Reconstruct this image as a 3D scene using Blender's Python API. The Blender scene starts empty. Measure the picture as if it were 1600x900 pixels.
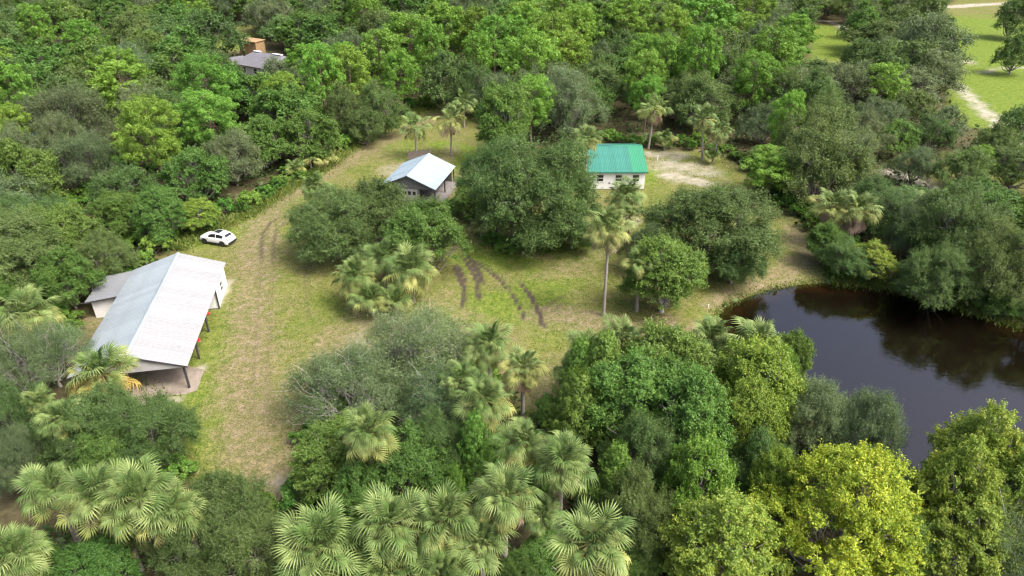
import bpy, math, random
import numpy as np
from mathutils import Matrix, Vector, Euler
R = math.radians
scene = bpy.context.scene
COL = scene.collection
# ------------------------------------------------------------------ camera, sky, sun, exposure
cam_d = bpy.data.cameras.new('camera')
cam_d.sensor_width = 36.0; cam_d.lens = 24.0; cam_d.clip_start = 0.5; cam_d.clip_end = 6000
cam = bpy.data.objects.new('camera', cam_d); COL.objects.link(cam)
cam.location = (0, 0, 38.0); cam.rotation_euler = (R(60), 0, 0)
scene.camera = cam
SUN_EL, SUN_AZ = 56.0, 118.0            # azimuth clockwise from +Y (the way the camera looks)
world = bpy.data.worlds.new('World'); scene.world = world; world.use_nodes = True
wn = world.node_tree.nodes; wl = world.node_tree.links
sky = wn.new('ShaderNodeTexSky'); sky.sky_type = 'NISHITA'; sky.sun_disc = False
sky.sun_elevation = R(SUN_EL); sky.sun_rotation = R(SUN_AZ)
sky.air_density = 0.45; sky.dust_density = 5.0; sky.ozone_density = 0.0
wl.new(sky.outputs[0], wn['Background'].inputs['Color']); wn['Background'].inputs['Strength'].default_value = 0.15
sd = bpy.data.lights.new('sun', 'SUN'); sd.energy = 0.95; sd.angle = R(18); sd.color = (1.0, 0.975, 0.93)
sun = bpy.data.objects.new('sun', sd); COL.objects.link(sun)
_d = Vector((math.sin(R(SUN_AZ))*math.cos(R(SUN_EL)), math.cos(R(SUN_AZ))*math.cos(R(SUN_EL)), math.sin(R(SUN_EL))))
sun.rotation_euler = _d.to_track_quat('Z', 'Y').to_euler()
vs = scene.view_settings
vs.view_transform = 'Standard'; vs.look = 'None'; vs.gamma = 1.0; vs.use_curve_mapping = False
vs.exposure = 1.65
scene.cycles.pixel_filter_type = 'BLACKMAN_HARRIS'; scene.cycles.filter_width = 1.25
scene.cycles.use_denoising = True
scene.cycles.max_bounces = 7; scene.cycles.diffuse_bounces = 3; scene.cycles.glossy_bounces = 3
scene.cycles.transmission_bounces = 4; scene.cycles.transparent_max_bounces = 6
scene.cycles.caustics_reflective = False; scene.cycles.caustics_refractive = False

# ------------------------------------------------------------------ survey tables (metres; camera stands above the origin, +Y ahead)
NOTREE = [[(116.63, 189.3), (85.08, 129.94), (83.08, 116.34), (87.57, 112.89), (102.71, 111.23), (201.65, 254.02), (172.36, 268.87)], [(98.48, 240.62), (74.45, 173.99), (79.82, 167.13), (102.97, 217.36), (108.7, 245.82)], [(65.96, 114.59), (53.54, 87.06), (55.91, 80.84), (63.63, 91.64), (70.94, 114.59)]]
PALMS = [
 (9.52, 60.09, 10.16, 2.35, -0.12, 's', 'tall slender palm with brown hanging skirt standing on the open lawn'),
 (13.08, 61.01, 6.2, 1.68, 0.0, 'y', 'thin palm half swallowed by the light green tree beside the tallest palm'),
 (15.08, 84.49, 3.6, 2.54, 0.0, 'g', 'bushy palm right in front of the white cabin windows'),
 (10.76, 95.01, 8.0, 2.1, 0.0, 'y', 'yellowish palm touching the left end of the green roof'),
 (23.49, 113.91, 7.07, 2.89, 0.36, 's', 'pale-trunked leaning palm just behind the right end of the green roof'),
 (31.34, 108.03, 7.13, 2.45, -0.69, 'y', 'bigger palm of the pair at the back of the sandy yard'),
 (32.87, 107.4, 5.66, 2.25, 0.4, 'g', 'smaller palm of the pair at the back of the sandy yard'),
 (-15.87, 109.29, 5.51, 2.6, 0.07, 'g', 'palm in front of the short brown fence behind the shed'),
 (-10.2, 110.25, 6.5, 2.61, 0.29, 's', 'palm with dark bare trunk alone on the grass behind the shed'),
 (-8.97, 126.32, 5.0, 2.48, 0.0, 'g', 'small palm at the far end of the grass lane'),
 (-26.4, 86.41, 4.2, 2.15, 0.0, 'g', 'palm between the dirt lane and the wide oak'),
 (-31.72, 102.96, 2.2, 2.31, 0.0, 'g', 'low palm clump on the lane verge, nearest the wooded edge'),
 (-29.91, 104.41, 1.8, 1.93, 0.0, 'y', 'low palm clump on the lane verge, farther up the lane'),
 (-33.21, 99.98, 1.6, 1.67, 0.0, 'y', 'small low palm on the lane verge, nearer the car'),
 (-16.07, 61.8, 4.0, 2.31, 0.0, 'y', 'palm on the barn side of the clump in the middle of the lawn'),
 (-10.51, 62.5, 4.3, 2.66, 0.0, 'y', 'palm on the cabin side of the clump in the middle of the lawn'),
 (-13.82, 64.96, 4.6, 2.12, 0.0, 'g', 'rearmost palm of the clump in the middle of the lawn'),
 (-14.42, 60.04, 2.2, 2.03, 0.0, 'g', 'low front palm of the lawn clump, beside the little post'),
 (-11.9, 59.74, 2.0, 1.96, 0.0, 'g', 'low front palm of the lawn clump, farther from the little post'),
 (-1.85, 46.74, 6.0, 1.96, 0.0, 'g', 'palm at the edge of the rutted lawn above the thicket'),
 (0.92, 44.05, 5.5, 1.78, 0.0, 's', 'dark palm with white dead skirt at the gap in the lawn'),
 (-4.0, 41.58, 6.0, 1.51, 0.0, 'g', 'loose-headed palm beside the silvery full palm in the thicket'),
 (-1.98, 38.46, 6.5, 1.93, 0.0, 'y', 'silvery full palm in the thicket between two yellowing fronds'),
 (-9.18, 33.6, 8.0, 1.82, 0.0, 'y', 'lone palm with thick pale trunk amid the dense green thicket'),
 (0.63, 33.62, 7.0, 1.71, 0.0, 'y', 'palm directly behind the silvery roundest palm of the thicket'),
 (3.25, 32.1, 7.0, 2.15, 0.0, 'g', 'large green palm beside the bright cedar in the foreground thicket'),
 (-0.44, 28.17, 8.0, 1.92, 0.0, 'y', 'full round palm next to the low shaded palm fronds'),
 (4.15, 24.18, 9.0, 2.13, 0.0, 'y', 'big round palm with yellow frond tips at the bottom edge'),
 (1.95, 30.44, 4.0, 1.22, 0.0, 'g', 'low shaded palm in the hollow beside the big round palm'),
 (-10.99, 25.91, 6.5, 2.36, 0.0, 'g', 'wide silvery palm beside the oak at the bottom of the lawn'),
 (-6.88, 27.19, 7.0, 2.23, 0.0, 'g', 'barn-side palm of the dense foreground row'),
 (-4.03, 27.19, 7.0, 2.05, 0.0, 'y', 'middle palm of the dense foreground row'),
 (-1.77, 26.86, 6.0, 1.8, 0.0, 'g', 'pond-side palm of the dense foreground row'),
 (-7.25, 25.61, 5.0, 1.74, 0.0, 'y', 'lower barn-side palm at the bottom edge of the foreground row'),
 (-3.96, 25.31, 5.0, 1.87, 0.0, 'g', 'lower pond-side palm at the bottom edge of the foreground row'),
 (6.11, 45.28, 6.0, 2.12, 0.0, 'g', 'dark palm of the pair at the edge of the middle lawn'),
 (8.95, 46.66, 6.5, 2.11, 0.0, 'y', 'lighter palm of the pair at the edge of the middle lawn'),
 (4.97, 44.77, 4.0, 1.62, 0.0, 'g', 'low palm below the pair at the edge of the middle lawn'),
 (17.12, 48.98, 5.0, 1.82, 0.0, 'g', 'palm at the tip of the pond, away from the water'),
 (20.37, 46.91, 5.5, 2.35, 0.0, 'y', 'silvery palm leaning over the near tip of the pond'),
 (16.97, 47.36, 4.0, 1.41, 0.0, 'g', 'small palm tucked below the two palms at the pond tip'),
 (-42.86, 51.45, 6.0, 2.61, 0.0, 'y', 'palm behind the bare grey oak left of the barn lean-to'),
 (-32.45, 43.21, 5.5, 2.52, 0.0, 'o', 'orange-tinged palm against the open end of the barn'),
 (-32.08, 37.17, 6.0, 1.4, 0.0, 'g', 'scraggly palm in the bushes below the orange-tinged palm'),
 (-35.69, 40.52, 5.0, 1.16, 0.0, 'y', 'small palm half hidden under the bare grey oak'),
 (-28.89, 30.95, 6.0, 1.81, 0.0, 'g', 'outermost palm of the foreground group, by the dark track'),
 (-24.92, 29.31, 7.0, 2.22, 0.0, 'd', 'palm with pinkish dead fronds hanging in the foreground group'),
 (-22.18, 29.21, 7.0, 2.26, 0.0, 'g', 'tallest silvery palm of the foreground group below the barn'),
 (-20.57, 28.89, 6.0, 1.85, 0.0, 'd', 'palm of the foreground group touching the round oak'),
 (-24.01, 29.21, 2.5, 1.01, 0.0, 'g', 'low dark palm seedling below the foreground group'),
 (-28.11, 25.8, 6.0, 1.76, 0.0, 'g', 'palm cut off by the lower left corner of the view'),
 (38.47, 76.37, 5.5, 2.39, 0.0, 's', 'palm of the bankside pair beyond the pond, nearer the cabin'),
 (41.19, 75.02, 5.5, 2.44, 0.0, 's', 'palm of the bankside pair beyond the pond, nearer the sand path'),
 (49.18, 73.6, 7.0, 1.93, 0.0, 'd', 'palm with reddish dead fronds beside the pale sand path'),
 (23.53, 71.02, 7.0, 1.8, 0.0, 'y', 'palm poking through the top of the wide round tree by the yard'),
 (19.52, 72.9, 6.5, 1.7, 0.0, 'g', 'green palm poking through the cabin side of the wide round tree'),
 (-1.95, 79.54, 2.4, 2.28, 0.0, 'g', 'low palm under the biggest oak, beside the shrub bed'),
 (0.0, 78.52, 1.8, 2.02, 0.0, 'g', 'low palm in front of the biggest oak'),
 (-3.9, 78.96, 1.6, 1.62, 0.0, 'y', 'small low palm at the corner of the shrub bed'),
 (14.9, 78.98, 3.0, 1.61, 0.0, 'd', 'brownish stub palm between the tall palm and the cabin'),
 (26.2, 113.65, 2.0, 1.86, 0.0, 'g', 'small green palm low beside the leaning palm trunk'),
 (32.26, 106.17, 1.3, 1.45, 0.0, 'g', 'tiny palm at the foot of the pair in the sandy yard'),
]
TREES = [
 ('oak', -20.76, 72.91, 8, 5.6, 'wide low oak beside the lane, in front of the shed'),
 ('oak', -16.38, 76.08, 8, 5.41, 'oak touching the near gable of the shed'),
 ('leafy', -9.79, 68.64, 9, 4.43, 'dark dense oak at the shed side of the lawn palms'),
 ('oak', 3.43, 76.54, 13, 8.19, 'biggest weeping oak on the lawn beside the cabin'),
 ('oak', -2.13, 86.61, 10, 4.69, 'oak leaning against the biggest oak on the shed side'),
 ('fresh', -1.01, 106.55, 13, 4.83, 'upright light green tree with pale trunk behind the biggest oak'),
 ('oakgrey', 9.77, 119.1, 12, 6.88, 'feathery grey-green oak standing behind the green roof'),
 ('oak', 7.36, 75.65, 6, 3.87, 'dark lower bough tree between the biggest oak and tall palm'),
 ('fresh', 15.7, 60.9, 8.2, 4.22, 'light green tree with thin stems next to the tall palm'),
 ('oakgrey', 15.23, 69.53, 6, 2.54, 'greyish small tree just behind the tall palm'),
 ('oak', 22.65, 70.86, 9.5, 7.44, 'wide round tree between the sandy yard and the pond tip'),
 ('oak', 24.71, 66.97, 5.5, 3.53, 'low leafy tree at the lawn side of the wide round tree'),
 ('pine', 36.76, 91.69, 7, 4.41, 'squat rounded bright pine at the corner of the sandy yard'),
 ('leafy', -5.48, 83.73, 5, 2.53, 'yellow-green airy shrub tree beside the open side of the shed'),
 ('shrub', -2.4, 76.99, 1.5, 1.76, 'bright fern-like shrub in the bed under the biggest oak, shed side'),
 ('shrub', -0.94, 74.65, 1.0, 1.56, 'pale yellow-tipped low shrub at the front of the shrub bed'),
 ('shrub', 0.95, 76.21, 1.2, 1.75, 'leafy low shrub in the middle of the shrub bed'),
 ('shrub', 3.6, 77.04, 1.1, 2.08, 'bright green low plants along the front of the biggest oak'),
 ('shrub', 5.85, 78.53, 1.1, 1.79, 'bright green low plants at the cabin end of the biggest oak'),
 ('shrub', -6.99, 86.27, 2.2, 2.18, 'yellow-green bush at the open side of the shed'),
 ('shrub', -4.42, 83.3, 1.8, 1.7, 'twiggy green bush between the shed and the biggest oak'),
 ('bare', -8.2, 47.91, 7, 4.92, 'thin-leaved oak with bare grey limbs above the thicket palms'),
 ('bare', -13.06, 43.47, 6.5, 4.35, 'straggly oak leaning over the lawn with bare twigs'),
 ('bare', -5.49, 41.87, 6.5, 2.99, 'sparse oak wedged between the thicket palms'),
 ('fresh', -12.58, 35.56, 6, 2.92, 'dense glossy oak at the lawn edge of the foreground thicket'),
 ('leafy', -7.44, 34.32, 6.5, 3.07, 'dense glossy oak below the lone palm with pale trunk'),
 ('leafy', -10.24, 32.6, 5.5, 2.35, 'low glossy oak above the dense foreground palm row'),
 ('oak', -5.09, 37.17, 6, 2.08, 'mossy oak beside the flame-shaped cedar'),
 ('cedar', -2.63, 35.98, 7, 1.63, 'flame-shaped bright green cedar in the foreground thicket'),
 ('cedar', -3.85, 33.34, 5, 0.92, 'small yellow-green cedar below the flame-shaped one'),
 ('cedar', 5.38, 43.51, 8, 1.92, 'soft green cedar at the lawn gap edge of the big thicket'),
 ('cedar', 7.17, 42.87, 9, 2.07, 'tall soft green cedar beside the two palms at the lawn edge'),
 ('cedar', 4.78, 39.28, 8, 2.08, 'broad bright cedar in front of the two tall soft cedars'),
 ('cedar', 6.88, 33.08, 7, 1.87, 'ragged bright cedar beside the big round palm'),
 ('fresh', 12.13, 43.52, 9, 3.79, 'leafy tree at the back of the big foreground thicket'),
 ('fresh', 8.81, 39.96, 9, 3.1, 'leafy tree between the cedars and the big thicket'),
 ('fresh', 12.57, 37.78, 9.5, 3.43, 'largest leafy tree of the big foreground thicket'),
 ('lime', 18.4, 41.09, 9.5, 3.15, 'yellow-green tree on the pond side of the big thicket'),
 ('lime', 16.55, 37.11, 9, 2.27, 'yellow-green tree with forked pale trunk by the pond'),
 ('lime', 21.48, 44.32, 7, 1.45, 'small lime tree at the water edge under the pond-tip palm'),
 ('fresh', 24.56, 48.51, 6, 1.83, 'small green tree overhanging the near shore of the pond'),
 ('oak', 8.93, 34.58, 8, 2.83, 'dark green oak behind the glowing lime-green tree'),
 ('oak', 8.05, 30.13, 7, 2.41, 'dark shaded oak beside the big round palm'),
 ('lime', 11.91, 31.52, 9, 2.12, 'glowing lime-green tree in front of the dark oaks'),
 ('olive', 12.28, 26.93, 8.5, 3.53, 'olive-yellow tree at the bottom edge beside the big yellow tree'),
 ('oak', 16.92, 34.0, 7, 2.17, 'grey-green oak behind the big yellow tree'),
 ('oakgrey', 22.0, 39.03, 7.5, 2.84, 'mossy oak on the near shore, on the palm side'),
 ('oakgrey', 25.4, 37.63, 7.5, 3.0, 'mossy oak on the near shore, farther along the water'),
 ('yellow', 19.87, 28.71, 10, 4.78, 'big round bright yellow tree at the bottom of the pond'),
 ('lime', 16.89, 31.68, 8, 1.44, 'small lime tree squeezed against the big round yellow one'),
 ('olive', 30.64, 32.99, 10, 3.33, 'tall lime-yellow tree rising against the pond at the frame edge'),
 ('olive', 28.0, 30.55, 9, 2.4, 'green-yellow tree between the big yellow tree and the lime-yellow one'),
 ('olive', 31.27, 30.03, 9, 2.77, 'thin yellow-green tree at the lower frame edge by the pond'),
 ('olive', 27.17, 27.69, 7, 3.06, 'yellow-green tree in the lower right corner'),
 ('bare', 29.64, 26.78, 7, 2.81, 'twiggy half-bare tree at the very corner by the yellow trees'),
 ('oakgrey', 26.22, 32.3, 6, 1.69, 'dark low tree in the gap beside the big yellow tree'),
 ('leafy', 24.38, 28.46, 5.5, 2.16, 'low green tree at the bottom edge between the yellow trees'),
 ('fresh', 2.02, 29.04, 3.2, 1.62, 'low fresh bush between the big round palm and the foreground row'),
 ('leafy', 0.2, 27.72, 3.0, 1.58, 'low leafy bush at the bottom edge beside the foreground palm row'),
 ('leafy', 1.73, 35.38, 3.6, 1.36, 'low leafy bush between the two big thicket palms'),
 ('fresh', 7.38, 28.46, 3.6, 1.79, 'low fresh bush on the pond side of the big round palm'),
 ('leafy', -9.94, 30.23, 3.2, 1.45, 'low leafy bush between the silvery palm and the foreground row'),
 ('fresh', -1.46, 39.06, 3.2, 1.21, 'small fresh bush behind the full round palm'),
 ('fresh', 5.67, 33.19, 4.0, 1.31, 'fresh bush just behind the big round palm'),
 ('leafy', 3.12, 43.07, 2.8, 1.56, 'low bush at the mouth of the lawn gap'),
 ('oak', -31.35, 38.89, 6.5, 3.09, 'round oak just below the orange-tinged palm by the barn'),
 ('oak', -26.85, 38.33, 6.3, 3.06, 'round oak at the lawn edge below the barn slab'),
 ('leafy', -28.96, 36.2, 5.5, 2.51, 'low green oak behind the foreground palm group'),
 ('bare', -40.28, 48.35, 6.5, 3.31, 'bare grey-limbed oak beside the barn lean-to'),
 ('bare', -41.31, 46.04, 6.5, 2.93, 'grey-limbed oak cut by the left edge near the barn'),
 ('oak', -37.6, 39.97, 6, 2.67, 'bushy oak at the left edge below the bare grey oaks'),
 ('oakgrey', -35.28, 35.56, 6, 2.02, 'dark grey oak at the left edge beside the dark track'),
 ('oak', -18.28, 30.41, 6.5, 3.05, 'round oak at the bottom of the lawn beside the silvery palm'),
 ('oak', -15.8, 27.18, 6.2, 2.86, 'round oak at the bottom edge below the lawn'),
 ('oak', -19.55, 28.3, 5.8, 2.54, 'oak pressed against the foreground palm group'),
 ('leafy', -25.15, 27.33, 4.5, 2.71, 'low bush oak at the bottom edge below the palm group'),
 ('leafy', -28.65, 27.24, 4.2, 2.13, 'low bush oak in the lower left corner'),
 ('lime', -13.6, 27.34, 4, 1.17, 'small lime bush at the bottom edge beside the silvery palm'),
 ('leafy', 36.51, 71.63, 5, 2.61, 'leafy tree below the bankside palms, on the dirt side'),
 ('olive', 40.6, 68.17, 4.5, 2.87, 'olive airy bush on the grassy bank of the pond'),
 ('oak', 37.7, 68.96, 4.5, 2.9, 'dark bush beneath the bankside palms'),
 ('oak', 49.83, 69.32, 10, 5.34, 'largest dark oak on the far bank of the pond'),
 ('oak', 50.28, 62.77, 9, 4.3, 'dark oak overhanging the far bank at the frame edge'),
 ('oak', 44.83, 62.98, 7, 3.68, 'low dark oak leaning to the water from the far bank'),
 ('oakgrey', 47.33, 72.02, 8, 2.96, 'greyish oak next to the palm with reddish fronds'),
 ('lime', 47.24, 64.52, 2.5, 1.74, 'small yellow-green bush at the far waterline'),
 ('leafy', 50.61, 60.61, 3, 2.32, 'green bush at the far waterline by the frame edge'),
 ('pine', -52.99, 119.36, 14, 5.08, 'tallest bright pine in the woods above the barn'),
 ('pine', -51.76, 95.84, 13, 4.21, 'bright rounded pine in the woods straight above the lean-to'),
 ('pine', -47.03, 104.57, 12, 4.75, 'spreading light green pine with forked pale trunk above the car'),
 ('pine', -35.86, 130.61, 14, 3.82, 'leaning bright pine in front of the grey-roofed house'),
 ('pine', -22.79, 159.18, 15, 5.98, 'bright tall pine over the lane end, the broadest one'),
 ('pine', -27.21, 144.53, 14, 4.58, 'bright pine left of the broadest lane-end pine'),
 ('pine', -21.64, 134.96, 12, 3.71, 'lower bright pine hanging over the lane end'),
 ('pine', -15.39, 173.32, 15, 6.16, 'green pine behind the broadest lane-end pine'),
 ('pine', -8.27, 168.93, 15, 5.26, 'pine in the row behind the light green upright tree'),
 ('pine', 8.83, 159.18, 15, 5.7, 'golden-tipped pine behind the feathery grey oak'),
 ('pine', 3.08, 173.32, 15, 5.39, 'tall pine in the far row above the biggest oak'),
 ('pine', 16.16, 173.32, 15, 5.39, 'pine between the golden-tipped pine and the far ridge'),
 ('pine', 30.13, 189.95, 15, 6.7, 'yellowish pine on the far ridge behind the cabin'),
 ('pine', 47.33, 178.47, 16, 8.2, 'largest bright pine of the far wood behind the sandy yard'),
 ('pine', 37.58, 168.93, 15, 5.26, 'bright pine beside the largest one of the far wood'),
 ('pine', 30.23, 137.26, 14, 3.87, 'rounded pine in the wood behind the leaning palm'),
 ('pine', 24.54, 130.43, 13, 3.59, 'bright pine directly above the leaning palm'),
 ('pine', 24.34, 123.26, 10, 2.87, 'low bright pine touching the leaning palm crown'),
 ('pine', 42.57, 104.57, 12, 2.87, 'narrow yellow-green pine in the wood behind the yard'),
 ('pine', 62.06, 193.19, 15, 5.95, 'pine at the far wood edge before the sand road'),
 ('pine', 71.08, 132.82, 10, 3.68, 'bright bushy pine amid the oaks by the sand strip'),
 ('pine', 69.0, 96.77, 6, 2.36, 'bright little pine on the sandy ground past the pond'),
 ('pine', -88.58, 122.51, 12, 3.41, 'yellow-green pine cut by the left edge of the woods'),
 ('pine', -40.46, 120.67, 11, 3.37, 'bright rounded pine above the lane verge'),
 ('leafy', -38.81, 116.31, 10, 6.56, 'tallest leafy tree at the wood edge above the lane bend'),
 ('leafy', -32.61, 106.63, 8.5, 4.59, 'leafy tree at the wood edge beside the low palm clumps'),
 ('leafy', -39.07, 104.31, 8, 5.01, 'leafy tree hanging over the lane verge above the car'),
 ('oakgrey', -41.36, 96.71, 8, 5.17, 'grey-green oak at the wood edge above the car'),
 ('leafy', -43.77, 88.74, 8, 4.38, 'leafy tree in the wood edge just above the car'),
 ('olive', -40.18, 80.66, 4.5, 2.46, 'olive bush at the wood edge right behind the car'),
 ('leafy', -43.11, 77.11, 7, 3.53, 'leafy tree between the car and the barn roof top'),
 ('oak', -44.82, 67.14, 6, 3.18, 'brownish oak pressed to the back of the barn lean-to'),
 ('leafy', -51.51, 70.29, 8, 3.99, 'leafy tree in the woods left of the lean-to'),
 ('leafy', -46.08, 61.47, 6.5, 3.29, 'leafy tree beside the corner of the lean-to'),
 ('oak', -28.98, 118.58, 9, 3.9, 'oak beside the lane under the bright pines'),
 ('oak', -23.76, 120.65, 9, 4.53, 'mossy oak at the mouth of the lane'),
 ('oak', -25.23, 115.32, 6, 3.29, 'small oak leaning over the far lane'),
 ('oak', -12.6, 137.14, 11, 6.3, 'dark oak closing the end of the lane'),
 ('oak', -6.83, 134.52, 10, 4.34, 'dark oak behind the small palm at the lane end'),
 ('oakgrey', 97.44, 167.71, 14, 9.74, 'big mossy oak on the bright lawn by the sand road'),
 ('oak', 120.75, 169.43, 10, 4.57, 'dark oak with forked trunk at the right edge of the bright lawn'),
 ('oak', 82.82, 152.01, 11, 6.9, 'oak between the sand strip and the bushy pine'),
 ('oak', 150.01, 216.23, 12, 5.7, 'dark oak at the far right corner beyond the bright lawn'),
 ('oak', 79.78, 161.94, 10, 4.39, 'oak on the near side of the small bright lawn'),
 ('oakgrey', 64.54, 134.52, 10, 5.59, 'grey oak in front of the small bright lawn'),
 ('leafy', 75.99, 192.32, 11, 5.12, 'leafy tree beside the start of the sand road'),
 ('oakgrey', 59.87, 96.89, 6, 3.32, 'greyish oak right behind the pale sand patch past the pond'),
 ('oak', 64.64, 93.31, 6.5, 3.9, 'dark oak beyond the sand patch past the pond'),
 ('oak', 76.27, 104.0, 6.5, 3.51, 'oak at the near edge of the bright lawn, toward the frame edge'),
 ('oakgrey', 63.8, 117.59, 8, 4.44, 'grey-green oak in the wood short of the bushy sand-strip pine'),
 ('oak', 73.43, 125.26, 7, 4.41, 'oak between the sand strip and the wood past the yard'),
 ('oakgrey', 56.59, 108.65, 7.5, 4.15, 'mossy oak in the wood between the yard and the sand patch'),
 ('leafy', 62.29, 108.25, 6.5, 3.63, 'fresh leafy tree in the wood right above the sand patch'),
 ('oak', 70.45, 111.68, 6, 3.74, 'round oak just short of the bright lawn sand path'),
]
CLEAR = [[(-12.79, 143.92), (-20.42, 135.24), (-27.15, 117.41), (-30.34, 102.63), (-33.76, 93.58), (-36.14, 85.33), (-40.01, 79.68), (-41.3, 74.94), (-44.86, 63.06), (-44.94, 59.23), (-39.29, 52.52), (-31.91, 47.01), (-28.94, 44.3), (-25.86, 38.39), (-21.92, 35.5), (-16.35, 34.02), (-14.22, 36.43), (-16.41, 41.21), (-17.19, 48.63), (-12.09, 52.52), (-6.22, 54.63), (0.0, 48.63), (2.59, 41.96), (5.45, 45.13), (6.05, 52.52), (12.43, 54.63), (18.52, 54.09), (22.39, 56.86), (21.88, 60.22), (24.92, 63.33), (29.21, 65.82), (35.37, 66.97), (37.77, 71.11), (38.28, 82.83), (36.74, 94.08), (37.54, 106.48), (34.77, 111.89), (28.39, 112.55), (22.06, 113.91), (14.71, 117.41), (4.71, 94.08), (-2.11, 108.03), (-7.61, 134.33)]]
OPEN = [[(149.45, 261.25), (105.78, 173.99), (86.32, 129.94), (86.49, 111.23), (88.49, 87.06), (122.45, 94.08), (246.46, 254.02), (253.41, 324.85), (190.97, 314.07)], [(96.69, 238.09), (78.5, 182.9), (85.37, 178.34), (104.53, 217.36), (109.24, 247.15)], [(61.73, 108.03), (60.34, 97.94), (61.41, 89.3), (59.49, 77.07), (57.0, 65.82), (65.9, 59.23), (88.49, 87.06), (84.41, 108.03), (70.28, 111.23)], [(-98.85, 234.39), (-87.18, 243.19), (-69.61, 197.9), (-81.44, 196.12)]]
POND = [(21.68, 59.97), (23.17, 62.0), (25.35, 63.6), (28.76, 65.53), (32.43, 66.83), (36.27, 67.41), (39.77, 67.12), (43.53, 65.96), (46.05, 64.0), (48.62, 61.23), (52.09, 58.26), (55.56, 54.09), (55.28, 46.83), (49.53, 39.07), (41.8, 34.02), (34.73, 31.53), (31.16, 32.88), (29.38, 36.43), (27.68, 40.05), (26.19, 43.9), (24.64, 48.63), (22.37, 52.52), (21.28, 56.29)]
TAN = [([(-13.96, 134.33), (-19.19, 125.79), (-25.95, 111.23), (-31.14, 97.94), (-33.42, 89.3), (-32.65, 79.87), (-29.96, 70.31), (-26.69, 59.23), (-23.78, 48.63), (-20.78, 40.48), (-18.01, 36.43)], 2.6, 0.85), ([(-34.12, 91.64), (-31.46, 70.31), (-27.51, 56.86), (-25.05, 45.13)], 1.4, 0.5), ([(-16.06, 60.47), (-17.41, 54.63), (-18.91, 48.63), (-18.46, 41.21), (-17.25, 37.07)], 2.2, 0.6), ([(-16.11, 102.06), (-20.54, 111.23), (-23.04, 119.97)], 3.0, 0.35), ([(3.35, 60.47), (10.47, 58.62), (13.97, 56.29), (18.55, 56.86)], 2.2, 0.9), ([(15.82, 59.23), (16.16, 54.63)], 2.0, 0.9), ([(36.72, 80.84), (36.06, 73.57), (28.97, 67.27), (22.08, 63.06)], 2.0, 0.9), ([(4.42, 68.76), (7.62, 71.91), (10.17, 74.42)], 2.0, 0.45), ([(-5.84, 80.84), (0.0, 75.29), (3.88, 73.57)], 1.2, 0.6), ([(-7.59, 63.06), (-2.56, 56.86), (0.0, 50.52), (3.91, 46.83)], 2.5, 0.55), ([(-14.72, 58.62), (-10.42, 58.26)], 1.6, 1.0), ([(-45.5, 60.47), (-42.2, 58.03), (-38.08, 52.52)], 2.2, 0.9), ([(-6.62, 103.5), (-8.95, 94.08), (-9.73, 87.06)], 2.0, 0.5), ([(-10.48, 113.91), (-10.68, 109.61)], 2.0, 0.6)]
SAND = [([(99.39, 262.74), (109.78, 248.5), (106.83, 219.5), (104.54, 192.66), (104.99, 173.99), (101.51, 157.71), (96.03, 138.98), (88.69, 116.34), (80.06, 94.08)], 1.5, 0.9), ([(138.43, 272.04), (160.37, 281.95), (184.26, 288.95), (211.85, 296.27), (264.58, 303.94)], 3.5, 1.0), ([(115.6, 217.36), (124.88, 226.15)], 5, 0.9), ([(114.83, 186.05), (118.53, 183.68)], 2.6, 0.8), ([(115.66, 171.88), (123.48, 176.87), (129.61, 177.6)], 1.0, 0.6), ([(60.18, 102.63), (62.0, 99.28), (62.84, 93.58)], 2.0, 1.0), ([(63.22, 89.3), (62.82, 79.87), (60.39, 68.76), (61.15, 61.74)], 2.6, 0.9), ([(24.33, 105.57), (28.2, 104.38), (30.34, 102.63)], 3.0, 0.55), ([(23.25, 111.23), (27.9, 110.25)], 2.0, 0.5), ([(24.88, 100.65), (29.2, 97.94)], 2.0, 0.7), ([(-14.77, 108.03), (-19.35, 103.5)], 2.5, 0.35), ([(15.68, 82.43), (16.42, 84.48)], 1.0, 0.6), ([(-28.93, 50.04), (-28.79, 50.72)], 0.5, 0.9), ([(-31.25, 61.74), (-31.87, 67.27)], 0.5, 0.7), ([(-33.29, 46.4), (-28.85, 46.4)], 0.6, 0.6), ([(-15.45, 55.73), (-13.89, 54.09)], 1.2, 0.22), ([(-17.34, 36.75), (-16.5, 36.12)], 1.2, 0.3)]
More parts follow.
